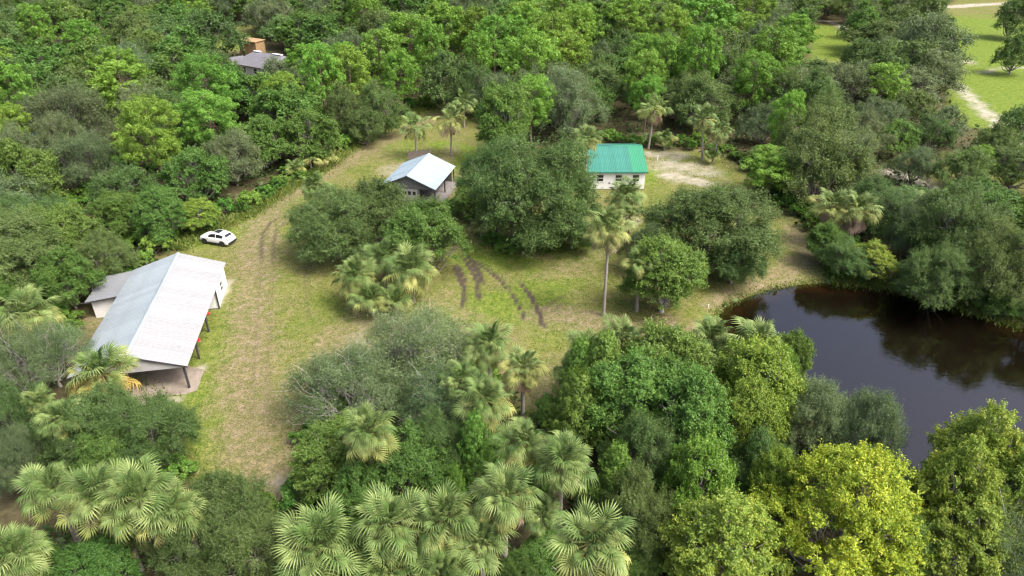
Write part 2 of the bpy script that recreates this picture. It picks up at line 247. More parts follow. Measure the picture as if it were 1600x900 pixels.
RUT = [([(-31.53, 85.33), (-32.45, 83.24), (-32.34, 80.45), (-31.23, 76.17), (-29.79, 71.91)], 0.19, 0.88), ([(-30.47, 84.06), (-30.82, 81.23), (-29.98, 77.07), (-28.44, 72.24)], 0.19, 0.65), ([(-6.96, 71.27), (-6.19, 68.76), (-5.52, 66.39), (-5.17, 64.14), (-5.28, 61.48)], 0.25, 1.29), ([(-6.53, 71.59), (-5.76, 69.07), (-5.11, 66.68)], 0.19, 1.05), ([(-6.05, 73.57), (-5.23, 71.43), (-4.43, 69.07), (-3.9, 66.97), (-3.59, 63.06)], 0.22, 1.4), ([(-5.6, 73.91), (-4.71, 71.59), (-3.76, 68.76), (-3.16, 66.39)], 0.22, 1.4), ([(-5.02, 73.24), (-4.15, 70.95), (-3.46, 68.76)], 0.18, 1.05), ([(-4.44, 72.41), (-3.31, 70.63), (-2.37, 69.22), (-1.46, 67.86), (-0.28, 65.11)], 0.19, 1.29), ([(-3.82, 72.24), (-2.7, 70.47), (-1.77, 68.76)], 0.15, 0.94), ([(-0.28, 65.11), (0.41, 63.06), (0.95, 61.23), (1.32, 59.23)], 0.19, 1.29), ([(0.8, 67.27), (1.56, 65.39), (2.22, 63.33), (2.7, 61.23), (3.24, 57.79)], 0.22, 1.52), ([(3.38, 61.23), (4.55, 63.06), (5.87, 64.14)], 0.21, 0.59), ([(4.16, 60.72), (5.49, 62.53)], 0.15, 0.47), ([(-24.81, 73.57), (-23.32, 67.27), (-20.96, 59.23)], 0.19, 0.35), ([(-29.79, 71.91), (-27.33, 63.06), (-24.3, 52.52), (-21.68, 43.5)], 0.21, 0.21), ([(-28.44, 72.24), (-25.95, 63.06), (-22.97, 52.52), (-20.65, 44.3)], 0.21, 0.21)]
LUSH_SHADE = [([(-3.1, 73.57), (3.95, 75.29), (7.97, 76.17)], 4.6, 1.05), ([(-5.44, 61.74), (0.0, 61.74), (3.56, 65.82)], 4.5, 1.0), ([(-20.21, 116.34), (-17.62, 109.61)], 2.55, 1.1), ([(-12.35, 116.34), (-7.66, 112.89), (-6.7, 104.97)], 2.55, 1.1), ([(-39.98, 78.54), (-33.38, 80.84), (-32.51, 89.3)], 2.8, 1.1), ([(-36.28, 87.06), (-32.12, 97.94), (-27.71, 111.89), (-19.73, 129.94)], 1.4, 1.1), ([(-29.22, 48.63), (-28.41, 52.52), (-30.15, 64.42)], 2.6, 0.7), ([(-26.98, 41.96), (-28.07, 48.63), (-23.82, 40.48)], 2.6, 0.8), ([(-20.7, 63.06), (-16.93, 59.84)], 2.0, 0.7), ([(22.41, 103.5), (20.93, 97.94)], 1.2, 0.9), ([(37.56, 68.76), (43.46, 67.27)], 2.0, 0.9), ([(5.35, 60.47), (3.2, 56.86)], 3.0, 0.4), ([(95.55, 228.45), (91.03, 197.9)], 14, 2.0), ([(157.74, 240.62), (112.72, 160.74), (100.75, 125.79)], 22, 2.0), ([(123.15, 197.9), (153.49, 217.36)], 20, 2.0), ([(-81.86, 207.22), (-79.66, 217.36)], 9, 1.0), ([(20.43, 59.23), (26.86, 65.11)], 1.0, 0.6)]  # lush grass; the stroke beside the lawn palms paints their shadow in green

# ------------------------------------------------------------------ helpers
def tag(o, label=None, cat=None, group=None, kind=None):
    if label: o['label'] = label
    if cat: o['category'] = cat
    if group: o['group'] = group
    if kind: o['kind'] = kind
    return o
def empty(name, loc=(0, 0, 0), rz=0.0):
    o = bpy.data.objects.new(name, None); COL.objects.link(o)
    o.location = loc; o.rotation_euler = (0, 0, rz); o.empty_display_size = .3
    return o
def link(name, me, parent=None, loc=None, rot=None, scale=None):
    o = bpy.data.objects.new(name, me); COL.objects.link(o)
    if parent is not None: o.parent = parent
    if loc is not None: o.location = loc
    if rot is not None: o.rotation_euler = rot
    if scale is not None: o.scale = scale
    return o
def np_mesh(name, verts, loops, sizes, mat, tint=None, smooth=False, attrs=None):
    """verts (n,3), loops flat indices, sizes per face"""
    me = bpy.data.meshes.new(name)
    verts = np.ascontiguousarray(verts, dtype=np.float32); loops = np.ascontiguousarray(loops, dtype=np.int32)
    sizes = np.ascontiguousarray(sizes, dtype=np.int32)
    me.vertices.add(len(verts)); me.vertices.foreach_set('co', verts.ravel())
    me.loops.add(len(loops)); me.loops.foreach_set('vertex_index', loops)
    me.polygons.add(len(sizes))
    st = np.concatenate(([0], np.cumsum(sizes)[:-1])).astype(np.int32)
    me.polygons.foreach_set('loop_start', st)
    try: me.polygons.foreach_set('loop_total', sizes)
    except Exception: pass
    if smooth: me.polygons.foreach_set('use_smooth', np.ones(len(sizes), dtype=bool))
    for an, av in ([('tint', tint)] if tint is not None else []) + list((attrs or {}).items()):
        a = me.attributes.new(an, 'FLOAT_COLOR', 'POINT')
        a.data.foreach_set('color', np.ascontiguousarray(av, dtype=np.float32).ravel())
    me.update(calc_edges=True)
    if mat is not None: me.materials.append(mat)
    return me
class MB:
    """collects faces for one mesh"""
    def __init__(s): s.v = []; s.f = []
    def quad(s, *p):
        n = len(s.v); s.v += [tuple(q) for q in p]; s.f.append(tuple(range(n, n+len(p)))); return s
    def box(s, c, d, rz=0.0, taper=1.0):
        cx, cy, cz = c; dx, dy, dz = d[0]/2, d[1]/2, d[2]/2; n = len(s.v)
        ca, sa = math.cos(rz), math.sin(rz)
        for z, t in ((-dz, 1.0), (dz, taper)):
            for x, y in ((-dx, -dy), (dx, -dy), (dx, dy), (-dx, dy)):
                x *= t; y *= t
                s.v.append((cx+x*ca-y*sa, cy+x*sa+y*ca, cz+z))
        for f in ((3, 2, 1, 0), (4, 5, 6, 7), (0, 1, 5, 4), (1, 2, 6, 5), (2, 3, 7, 6), (3, 0, 4, 7)):
            s.f.append(tuple(n+i for i in f))
        return s
    def prism(s, poly, y0, y1):
        """polygon in the xz plane swept along y"""
        n = len(s.v); k = len(poly)
        s.v += [(x, y0, z) for x, z in poly] + [(x, y1, z) for x, z in poly]
        s.f.append(tuple(n+i for i in range(k))); s.f.append(tuple(n+k+i for i in reversed(range(k))))
        for i in range(k):
            j = (i+1) % k; s.f.append((n+j, n+i, n+k+i, n+k+j))
        return s
    def tube(s, pts, rad, sides=6, cap=True):
        n0 = len(s.v); pts = [Vector(p) for p in pts]
        for i, p in enumerate(pts):
            a = pts[max(0, i-1)]; b = pts[min(len(pts)-1, i+1)]
            t = (b-a).normalized() if (b-a).length > 1e-6 else Vector((0, 0, 1))
            u = t.orthogonal().normalized(); w = t.cross(u); r = rad[i] if hasattr(rad, '__len__') else rad
            for k in range(sides):
                an = 2*math.pi*k/sides; s.v.append(tuple(p+u*(math.cos(an)*r)+w*(math.sin(an)*r)))
        for i in range(len(pts)-1):
            for k in range(sides):
                a = n0+i*sides+k; b = n0+i*sides+(k+1) % sides
                s.f.append((a, b, b+sides, a+sides))
        if cap:
            s.f.append(tuple(n0+k for k in reversed(range(sides))))
            e = n0+(len(pts)-1)*sides; s.f.append(tuple(e+k for k in range(sides)))
        return s
    def mesh(s, name, mat, smooth=False):
        me = bpy.data.meshes.new(name); me.from_pydata(s.v, [], s.f); me.update()
        if mat: me.materials.append(mat)
        if smooth: me.polygons.foreach_set('use_smooth', np.ones(len(s.f), dtype=bool))
        return me
    def build(s, name, mat, parent=None, smooth=False, **kw):
        return link(name, s.mesh(name, mat, smooth), parent, **kw)

# ------------------------------------------------------------------ materials
def new_mat(name):
    m = bpy.data.materials.new(name); m.use_nodes = True
    nt = m.node_tree; b = nt.nodes['Principled BSDF']
    return m, nt, b
def math_n(nt, op, a, b=0.0, clamp=False):
    m = nt.nodes.new('ShaderNodeMath'); m.operation = op; m.use_clamp = clamp
    for s, v in ((m.inputs[0], a), (m.inputs[1], b)):
        if isinstance(v, (int, float)): s.default_value = v
        else: nt.links.new(v, s)
    return m.outputs[0]
def noise(nt, scale, detail=4, rough=.55, vec=None, dim='3D'):
    n = nt.nodes.new('ShaderNodeTexNoise'); n.inputs['Scale'].default_value = scale
    n.inputs['Detail'].default_value = detail; n.inputs['Roughness'].default_value = rough
    if vec is not None: nt.links.new(vec, n.inputs['Vector'])
    return n
def ramp(nt, fac, stops):
    r = nt.nodes.new('ShaderNodeValToRGB'); e = r.color_ramp.elements
    while len(e) < len(stops): e.new(.5)
    for el, (p, c) in zip(e, stops): el.position = p; el.color = (*c, 1) if len(c) == 3 else c
    nt.links.new(fac, r.inputs['Fac']); return r
def mix(nt, fac, a, b, mode='MIX'):
    m = nt.nodes.new('ShaderNodeMix'); m.data_type = 'RGBA'; m.blend_type = mode
    for sock, v in ((m.inputs[0], fac), (m.inputs[6], a), (m.inputs[7], b)):
        if isinstance(v, (int, float)): sock.default_value = v
        elif isinstance(v, tuple): sock.default_value = (*v, 1)
        else: nt.links.new(v, sock)
    return m.outputs[2]
def gc(nt): return nt.nodes.new('ShaderNodeTexCoord')
def bump(nt, h, strength, dist, b):
    n = nt.nodes.new('ShaderNodeBump'); n.inputs['Strength'].default_value = strength; n.inputs['Distance'].default_value = dist
    nt.links.new(h, n.inputs['Height']); nt.links.new(n.outputs[0], b.inputs['Normal'])
def plain(name, col, rough=.6, metal=0.0, var=.12, scale=3.0, dirt=None, dirt_amt=.4, dscale=.7):
    m, nt, b = new_mat(name); tc = gc(nt)
    n = noise(nt, scale, 5, .6, tc.outputs['Object'])
    lo = tuple(max(0, c*(1-var)) for c in col); hi = tuple(min(1, c*(1+var)) for c in col)
    c = ramp(nt, n.outputs[0], [(.3, lo), (.7, hi)]).outputs[0]
    if dirt:
        n2 = noise(nt, dscale, 6, .65, tc.outputs['Object'])
        f = ramp(nt, n2.outputs[0], [(.48, (0, 0, 0)), (.72, (dirt_amt,)*3)]).outputs[0]
        c = mix(nt, f, c, dirt)
    if 'metal' in name:      # sheets weather unevenly
        oi = nt.nodes.new('ShaderNodeObjectInfo'); hs = nt.nodes.new('ShaderNodeHueSaturation')
        nt.links.new(math_n(nt, 'ADD', math_n(nt, 'MULTIPLY', oi.outputs['Random'], .16), .92), hs.inputs['Value']); nt.links.new(c, hs.inputs['Color']); c = hs.outputs[0]
    nt.links.new(c, b.inputs['Base Color']); b.inputs['Roughness'].default_value = rough; b.inputs['Metallic'].default_value = metal
    return m
def leaf_mat(name, stops, trans=.28, tcol=None, rough=.5, objvar=.24, clump=.48, spec=.25):
    """stops: dark, mid, light leaf colours; tint.r = leaf, tint.g = spray"""
    m, nt, b = new_mat(name)
    at = nt.nodes.new('ShaderNodeAttribute'); at.attribute_name = 'tint'
    sp = nt.nodes.new('ShaderNodeSeparateColor'); nt.links.new(at.outputs['Color'], sp.inputs[0])
    oi = nt.nodes.new('ShaderNodeObjectInfo')
    f = math_n(nt, 'MULTIPLY', sp.outputs[0], 1-clump)
    f = math_n(nt, 'ADD', f, math_n(nt, 'MULTIPLY', sp.outputs[1], clump))
    o = math_n(nt, 'MULTIPLY', math_n(nt, 'SUBTRACT', oi.outputs['Random'], .5), objvar)
    f = math_n(nt, 'ADD', f, o, True)
    c = ramp(nt, f, [(.0, stops[0]), (.5, stops[1]), (1., stops[2])]).outputs[0]
    hs = nt.nodes.new('ShaderNodeHueSaturation')
    r2 = math_n(nt, 'FRACT', math_n(nt, 'MULTIPLY', oi.outputs['Random'], 7.31))
    nt.links.new(math_n(nt, 'ADD', math_n(nt, 'MULTIPLY', math_n(nt, 'SUBTRACT', r2, .5), .035), .5), hs.inputs['Hue'])
    r3 = math_n(nt, 'FRACT', math_n(nt, 'MULTIPLY', oi.outputs['Random'], 17.7))
    nt.links.new(math_n(nt, 'ADD', math_n(nt, 'MULTIPLY', r3, objvar*.8), 1-objvar*.4), hs.inputs['Value'])
    nt.links.new(c, hs.inputs['Color']); c = hs.outputs[0]
    nt.links.new(c, b.inputs['Base Color']); b.inputs['Roughness'].default_value = rough
    b.inputs['Specular IOR Level'].default_value = spec
    t = nt.nodes.new('ShaderNodeBsdfTranslucent')
    tm = mix(nt, 1.0, c, tcol or (1.25, 1.2, .55), 'MULTIPLY'); nt.links.new(tm, t.inputs['Color'])
    ms = nt.nodes.new('ShaderNodeMixShader'); ms.inputs[0].default_value = trans
    nt.links.new(b.outputs[0], ms.inputs[1]); nt.links.new(t.outputs[0], ms.inputs[2])
    nt.links.new(ms.outputs[0], nt.nodes['Material Output'].inputs['Surface'])
    return m
LM = dict(
 oak=leaf_mat('oak_leaves', [(.044, .082, .022), (.1, .168, .046), (.2, .28, .1)], trans=.35),
 oakgrey=leaf_mat('grey_oak_leaves', [(.055, .085, .036), (.12, .172, .074), (.22, .28, .14)], trans=.32),
 leafy=leaf_mat('leafy_leaves', [(.045, .095, .018), (.1, .195, .038), (.2, .315, .078)], trans=.35),
 pine=leaf_mat('pine_needles', [(.068, .14, .02), (.14, .272, .036), (.24, .4, .065)], trans=.28, objvar=.28, clump=.45),
 cedar=leaf_mat('cedar_sprays', [(.065, .14, .022), (.13, .245, .04), (.22, .36, .075)], trans=.3),
 lime=leaf_mat('lime_leaves', [(.075, .15, .022), (.165, .285, .04), (.31, .42, .07)], trans=.32, objvar=.2, clump=.4),
 olive=leaf_mat('olive_leaves', [(.085, .155, .025), (.185, .29, .045), (.37, .43, .072)], trans=.32, objvar=.2, clump=.4),
 yellow=leaf_mat('yellow_leaves', [(.1, .185, .024), (.32, .4, .038), (.6, .59, .062)], trans=.3, objvar=.1, clump=.35),
 fresh=leaf_mat('fresh_leaves', [(.058, .12, .022), (.125, .23, .044), (.24, .355, .08)], trans=.34, objvar=.2, clump=.4),
 bare=leaf_mat('thin_oak_leaves', [(.06, .105, .042), (.12, .185, .075), (.21, .285, .135)], trans=.32),
)
LM['shrub'] = leaf_mat('shrub_leaves', [(.05, .12, .018), (.11, .235, .036), (.22, .36, .07)], trans=.34, objvar=.4)
def bark_mat(name, a, b_, rough=.9):
    m, nt, b = new_mat(name); tc = gc(nt)
    mp = nt.nodes.new('ShaderNodeMapping'); mp.inputs['Scale'].default_value = (3, 3, .7); nt.links.new(tc.outputs['Object'], mp.inputs[0])
    n = noise(nt, 4, 6, .7, mp.outputs[0]); c = ramp(nt, n.outputs[0], [(.3, a), (.7, b_)])
    nt.links.new(c.outputs[0], b.inputs['Base Color']); b.inputs['Roughness'].default_value = rough
    bump(nt, n.outputs[0], .6, .05, b); return m
BARK = bark_mat('grey_bark', (.11, .095, .08), (.3, .275, .245))
BARK_PALE = bark_mat('pale_bark', (.25, .235, .21), (.5, .47, .43))
BARK_PINE = bark_mat('pine_bark', (.09, .06, .045), (.24, .17, .13))
BARK_PALM = bark_mat('palm_bark', (.16, .14, .12), (.4, .36, .31))
# frond materials (object colour varies per frond)
def frond_mat(name, stops, trans=.14):
    m, nt, b = new_mat(name); oi = nt.nodes.new('ShaderNodeObjectInfo')
    at = nt.nodes.new('ShaderNodeAttribute'); at.attribute_name = 'tint'
    sp = nt.nodes.new('ShaderNodeSeparateColor'); nt.links.new(at.outputs['Color'], sp.inputs[0])
    f = math_n(nt, 'ADD', math_n(nt, 'MULTIPLY', oi.outputs['Random'], .55), math_n(nt, 'MULTIPLY', sp.outputs[0], .45))
    c = ramp(nt, f, [(0., stops[0]), (.5, stops[1]), (1., stops[2])]).outputs[0]
    c = mix(nt, math_n(nt, 'MULTIPLY', sp.outputs[1], .35), c, stops[3])     # leaf tips dry out
    nt.links.new(c, b.inputs['Base Color']); b.inputs['Roughness'].default_value = .5; b.inputs['Specular IOR Level'].default_value = .22
    t = nt.nodes.new('ShaderNodeBsdfTranslucent'); nt.links.new(mix(nt, 1., c, (1.2, 1.15, .5), 'MULTIPLY'), t.inputs['Color'])
    ms = nt.nodes.new('ShaderNodeMixShader'); ms.inputs[0].default_value = trans
    nt.links.new(b.outputs[0], ms.inputs[1]); nt.links.new(t.outputs[0], ms.inputs[2])
    nt.links.new(ms.outputs[0], nt.nodes['Material Output'].inputs['Surface']); return m
FM = dict(
 green=frond_mat('frond_green', [(.038, .08, .018), (.093, .16, .04), (.2, .285, .088), (.24, .3, .09)]),
 pale=frond_mat('frond_pale', [(.058, .108, .026), (.138, .205, .056), (.275, .345, .122), (.33, .36, .125)]),
 yellow=frond_mat('frond_yellow', [(.13, .18, .045), (.23, .27, .075), (.38, .38, .12), (.42, .38, .15)]),
 orange=frond_mat('frond_orange', [(.22, .19, .05), (.34, .25, .06), (.42, .3, .08), (.42, .28, .1)]),
 dead=frond_mat('frond_dead', [(.2, .14, .09), (.33, .24, .17), (.46, .36, .28), (.4, .32, .25)], trans=.12),
)

# ------------------------------------------------------------------ distances on the ground plan
def seg_dist(px, py, pts, closed=False):
    d = np.full(px.shape, 1e9)
    n = len(pts)
    for i in range(n if closed else n-1):
        ax, ay = pts[i]; bx, by = pts[(i+1) % n]
        vx, vy = bx-ax, by-ay; L = vx*vx+vy*vy+1e-9
        t = np.clip(((px-ax)*vx+(py-ay)*vy)/L, 0, 1)
        d = np.minimum(d, np.hypot(px-ax-t*vx, py-ay-t*vy))
    return d
def inside(px, py, pts):
    r = np.zeros(px.shape, dtype=bool); n = len(pts); j = n-1
    for i in range(n):
        xi, yi = pts[i]; xj, yj = pts[j]
        c = ((yi > py) != (yj > py)) & (px < (xj-xi)*(py-yi)/((yj-yi) if yj != yi else 1e-9)+xi)
        r ^= c; j = i
    return r
def sdist(px, py, pts):
    d = seg_dist(px, py, pts, True); return np.where(inside(px, py, pts), -d, d)
def vnoise(x, y, seed=0):
    """smooth value noise, -1..1"""
    xi = np.floor(x).astype(np.int64); yi = np.floor(y).astype(np.int64); fx = x-xi; fy = y-yi
    fx = fx*fx*(3-2*fx); fy = fy*fy*(3-2*fy)
    def h(a, b):
        n = (a*374761393+b*668265263+seed*1442695041) & 0x7fffffff
        n = ((n ^ (n >> 13))*1274126177) & 0x7fffffff
        return (n & 0xffff)/32767.5-1
    return (h(xi, yi)*(1-fx)+h(xi+1, yi)*fx)*(1-fy)+(h(xi, yi+1)*(1-fx)+h(xi+1, yi+1)*fx)*fy
def sstep(a, b, x):
    t = np.clip((x-a)/(b-a), 0, 1); return t*t*(3-2*t)
WATER_Z = -0.45
def ground_z(x, y):
    z = .14*vnoise(x/9, y/9, 3)+.05*vnoise(x/2.3, y/2.3, 4)
    dp = sdist(x, y, POND)
    z = z*sstep(0, 4, dp)
    z = z - .55*sstep(3.0, -.5, dp) - 1.6*sstep(-.3, -6, dp)
    return z

# ------------------------------------------------------------------ ground: one sheet to the horizon
def axis(lo, hi, step, lo2, hi2, step2, far):
    a = list(np.arange(lo2, lo, step2))+list(np.arange(lo, hi, step))+list(np.arange(hi, hi2, step2)); q = step2
    while a[-1] < far: q *= 1.4; a.append(a[-1]+q)
    q = step2
    while a[0] > -far: q *= 1.4; a.insert(0, a[0]-q)
    return np.array(a)
def make_ground():
    ax = axis(-46, 56, .36, -110, 190, 2.2, 4500); ay = axis(24, 122, .36, 10, 330, 2.2, 4500)
    X, Y = np.meshgrid(ax, ay); x = X.ravel(); y = Y.ravel()
    z = ground_z(x, y)
    wob = 1.2*vnoise(x/3.1, y/3.1, 11)+.5*vnoise(x/1.1, y/1.1, 12)
    clear = np.full(x.shape, 1e9)
    for p in CLEAR+OPEN: clear = np.minimum(clear, sdist(x, y, p))
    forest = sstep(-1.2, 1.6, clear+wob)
    def paint(lst, seed):
        m = np.zeros(x.shape)
        for pts, w, a in lst:
            ww = w*(1+.35*vnoise(x/2.2, y/2.2, seed)+.2*vnoise(x/.8, y/.8, seed+1))
            e = np.minimum(np.hypot(x-pts[0][0], y-pts[0][1]), np.hypot(x-pts[-1][0], y-pts[-1][1])) if seed == 41 else 9.
            m = np.maximum(m, a*sstep(1.35, .35, seg_dist(x, y, pts)/np.maximum(ww, .1))*np.minimum(1, .35+e/1.5))
        return m
    tan = paint(TAN, 21); sand = paint(SAND, 31); rut = paint(RUT, 41); lush_shade = paint(LUSH_SHADE, 51)
    dp = sdist(x, y, POND)
    bed = sstep(.1, -.5, dp+.3*vnoise(x/1.3, y/1.3, 61)); deep = sstep(-.1, -1.7, dp+.8*vnoise(x/2.5, y/2.5, 62))
    z = z-.09*rut-.05*tan*sstep(.3, .9, tan)*.5
    ny, nx = X.shape
    idx = np.arange(nx*ny).reshape(ny, nx)
    q = np.stack([idx[:-1, :-1], idx[:-1, 1:], idx[1:, 1:], idx[1:, :-1]], -1).reshape(-1, 4)
    A = np.stack([forest, tan, rut, np.ones_like(x)], -1); B = np.stack([sand, lush_shade, bed, np.ones_like(x)], -1)
    Cc = np.stack([deep, deep*0, deep*0, np.ones_like(x)], -1)
    m, nt, b = new_mat('ground'); tc = gc(nt); vec = tc.outputs['Object']
    def att(n):
        a = nt.nodes.new('ShaderNodeAttribute'); a.attribute_name = n
        s = nt.nodes.new('ShaderNodeSeparateColor'); nt.links.new(a.outputs['Color'], s.inputs[0]); return s.outputs
    a = att('zone_a'); s = att('zone_b'); d = att('zone_c')
    n1 = noise(nt, .16, 5, .6, vec); n2 = noise(nt, 1.1, 6, .65, vec); n3 = noise(nt, 7.0, 5, .7, vec); n4 = noise(nt, .45, 5, .6, vec)
    grass = ramp(nt, n1.outputs[0], [(.34, (.095, .135, .024)), (.46, (.145, .158, .042)), (.56, (.168, .158, .07)), (.68, (.12, .146, .03))]).outputs[0]
    grass2 = ramp(nt, n2.outputs[0], [(.32, (.07, .108, .02)), (.5, (.14, .152, .045)), (.66, (.205, .185, .105))]).outputs[0]
    grass = mix(nt, .5, grass, grass2)
    fleck = ramp(nt, n3.outputs[0], [(.33, (.4, .48, .34)), (.5, (1., 1., 1.)), (.66, (1.5, 1.4, 1.3))]).outputs[0]
    lush_shade_col = ramp(nt, n2.outputs[0], [(.3, (.07, .125, .018)), (.55, (.135, .19, .03)), (.75, (.2, .22, .055))]).outputs[0]
    def fac(v, nn, lo=.25, hi=.75):   # break an area's edge up with noise
        return math_n(nt, 'MULTIPLY', v, ramp(nt, nn, [(lo, (.35,)*3), (hi, (1.25,)*3)]).outputs[0], True)
    c = mix(nt, fac(s[1], n4.outputs[0]), grass, lush_shade_col)
    tanc = ramp(nt, n2.outputs[0], [(.3, (.125, .12, .055)), (.55, (.188, .16, .094)), (.8, (.255, .22, .155))]).outputs[0]
    c = mix(nt, fac(a[1], n2.outputs[0], .3, .6), c, tanc)
    n5 = noise(nt, 2.6, 6, .75, vec)
    fleck2 = ramp(nt, n5.outputs[0], [(.36, (.58, .66, .5)), (.5, (.92, .92, .9)), (.62, (1.12, 1.06, 1.02))]).outputs[0]
    c = mix(nt, 1.0, c, fleck, 'MULTIPLY'); c = mix(nt, .8, c, fleck2, 'MULTIPLY')
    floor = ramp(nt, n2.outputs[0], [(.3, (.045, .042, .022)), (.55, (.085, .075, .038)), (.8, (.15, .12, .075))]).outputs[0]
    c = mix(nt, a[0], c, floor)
    sandc = ramp(nt, n2.outputs[0], [(.25, (.2, .195, .11)), (.45, (.32, .295, .235)), (.75, (.44, .41, .365))]).outputs[0]
    c = mix(nt, fac(s[0], n4.outputs[0], .3, .6), c, sandc)
    mud = ramp(nt, n3.outputs[0], [(.3, (.036, .029, .022)), (.7, (.092, .075, .056))]).outputs[0]
    c = mix(nt, fac(a[2], n2.outputs[0], .3, .55), c, mud)
    bedc = mix(nt, d[0], ramp(nt, n2.outputs[0], [(.3, (.06, .042, .02)), (.7, (.12, .078, .036))]).outputs[0], (.032, .028, .022))
    c = mix(nt, s[2], c, bedc)
    nt.links.new(c, b.inputs['Base Color']); b.inputs['Roughness'].default_value = .95; b.inputs['Specular IOR Level'].default_value = .1
    bump(nt, n3.outputs[0], .5, .08, b)
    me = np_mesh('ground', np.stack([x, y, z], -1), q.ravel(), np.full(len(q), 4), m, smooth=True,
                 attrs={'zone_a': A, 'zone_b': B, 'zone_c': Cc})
    tag(link('ground', me), 'mottled green and tan lawn and woodland ground', None, None, 'structure')
make_ground()
def make_pond():
    cx = sum(p[0] for p in POND)/len(POND); cy = sum(p[1] for p in POND)/len(POND)
    vs_ = [(cx+(x-cx)*1.06, cy+(y-cy)*1.06, WATER_Z) for x, y in POND]
    m, nt, b = new_mat('pond_water'); tc = gc(nt)
    nt.nodes.remove(b)
    tr = nt.nodes.new('ShaderNodeBsdfTransparent'); tr.inputs[0].default_value = (.56, .5, .42, 1)
    gl = nt.nodes.new('ShaderNodeBsdfGlossy'); gl.inputs['Roughness'].default_value = .035; gl.inputs[0].default_value = (1, 1, 1, 1)
    fr = nt.nodes.new('ShaderNodeFresnel'); fr.inputs[0].default_value = 1.7
    mp = nt.nodes.new('ShaderNodeMapping'); mp.inputs['Scale'].default_value = (1.0, 1.7, 1); nt.links.new(tc.outputs['Object'], mp.inputs[0])
    n = noise(nt, 1.5, 4, .5, mp.outputs[0])
    bn = nt.nodes.new('ShaderNodeBump'); bn.inputs['Strength'].default_value = .16; bn.inputs['Distance'].default_value = .05
    nt.links.new(n.outputs[0], bn.inputs['Height'])
    nt.links.new(bn.outputs[0], gl.inputs['Normal']); nt.links.new(bn.outputs[0], fr.inputs['Normal'])
    ms = nt.nodes.new('ShaderNodeMixShader'); nt.links.new(fr.outputs[0], ms.inputs[0])
    nt.links.new(tr.outputs[0], ms.inputs[1]); nt.links.new(gl.outputs[0], ms.inputs[2])
    nt.links.new(ms.outputs[0], nt.nodes['Material Output'].inputs['Surface'])
    me = bpy.data.meshes.new('pond_water'); me.from_pydata(vs_, [], [tuple(reversed(range(len(vs_))))]); me.update(); me.materials.append(m)
    tag(link('pond_water', me), 'still dark brown pond water mirroring the trees', None, None, 'structure')
make_pond()

# ------------------------------------------------------------------ buildings
M_WHITE_ROOF = plain('white_metal', (.27, .279, .286), .55, 0, .05, .6, (.26, .26, .25), .4)
M_SHADED_ROOF = plain('shaded_weathered_metal', (.25, .295, .315), .5, .0, .06, .8, (.16, .165, .16), .6, .3)  # slope away from the sun: its blue-grey shade is put into the colour
M_LEAN_ROOF = plain('stained_metal', (.19, .205, .215), .55, .0, .1, .8, (.13, .13, .125), .7, .4)
M_BLUE_ROOF = plain('pale_blue_metal', (.29, .37, .41), .4, .0, .06, .6, (.23, .28, .3), .5)
M_GREEN_ROOF = plain('green_metal', (.028, .205, .105), .55, 0, .1, .8, (.05, .2, .13), .6)
M_TEAL_ROOF = plain('faded_teal_metal', (.032, .175, .13), .55, 0, .1, .7, (.06, .2, .16), .6)
M_WHITE = plain('white_paint', (.74, .74, .72), .7, 0, .05, 1.5, (.5, .48, .42), .3)
M_DARK = plain('dark_trim', (.055, .05, .055), .6, 0, .2, 3)
M_GREYWALL = plain('grey_siding', (.115, .115, .12), .7, 0, .1, 2)
M_GABLE = plain('shaded_grey_siding', (.42, .42, .42), .7, 0, .08, 2)
M_CONC = plain('concrete', (.24, .205, .165), .9, 0, .2, 1.3, (.13, .105, .08), .75, .5)
M_CONC2 = plain('grey_gravel', (.17, .16, .15), .95, 0, .25, 4, (.2, .18, .16), .5, .8)
M_GLASS = plain('window_glass', (.02, .022, .025), .08, 0, .2, 2)
M_WFRAME = plain('window_frame', (.62, .62, .62), .6, 0, .06, 3)
M_RED = plain('red_paint', (.55, .02, .03), .5, 0, .15, 6)
M_SHINGLE = plain('grey_shingles', (.13, .13, .145), .9, 0, .25, 5, (.2, .2, .2), .5)
M_OSB = plain('raw_wood_sheathing', (.3, .2, .1), .85, 0, .22, 3, (.2, .13, .065), .6, 1.2)
M_BROWN = plain('brown_boards', (.12, .1, .085), .85, 0, .3, 4)
M_TARP = plain('blue_tarp', (.07, .19, .62), .5, 0, .15, 2, (.35, .45, .75), .4)
M_WOOD = plain('weathered_post', (.2, .17, .14), .9, 0, .25, 5)

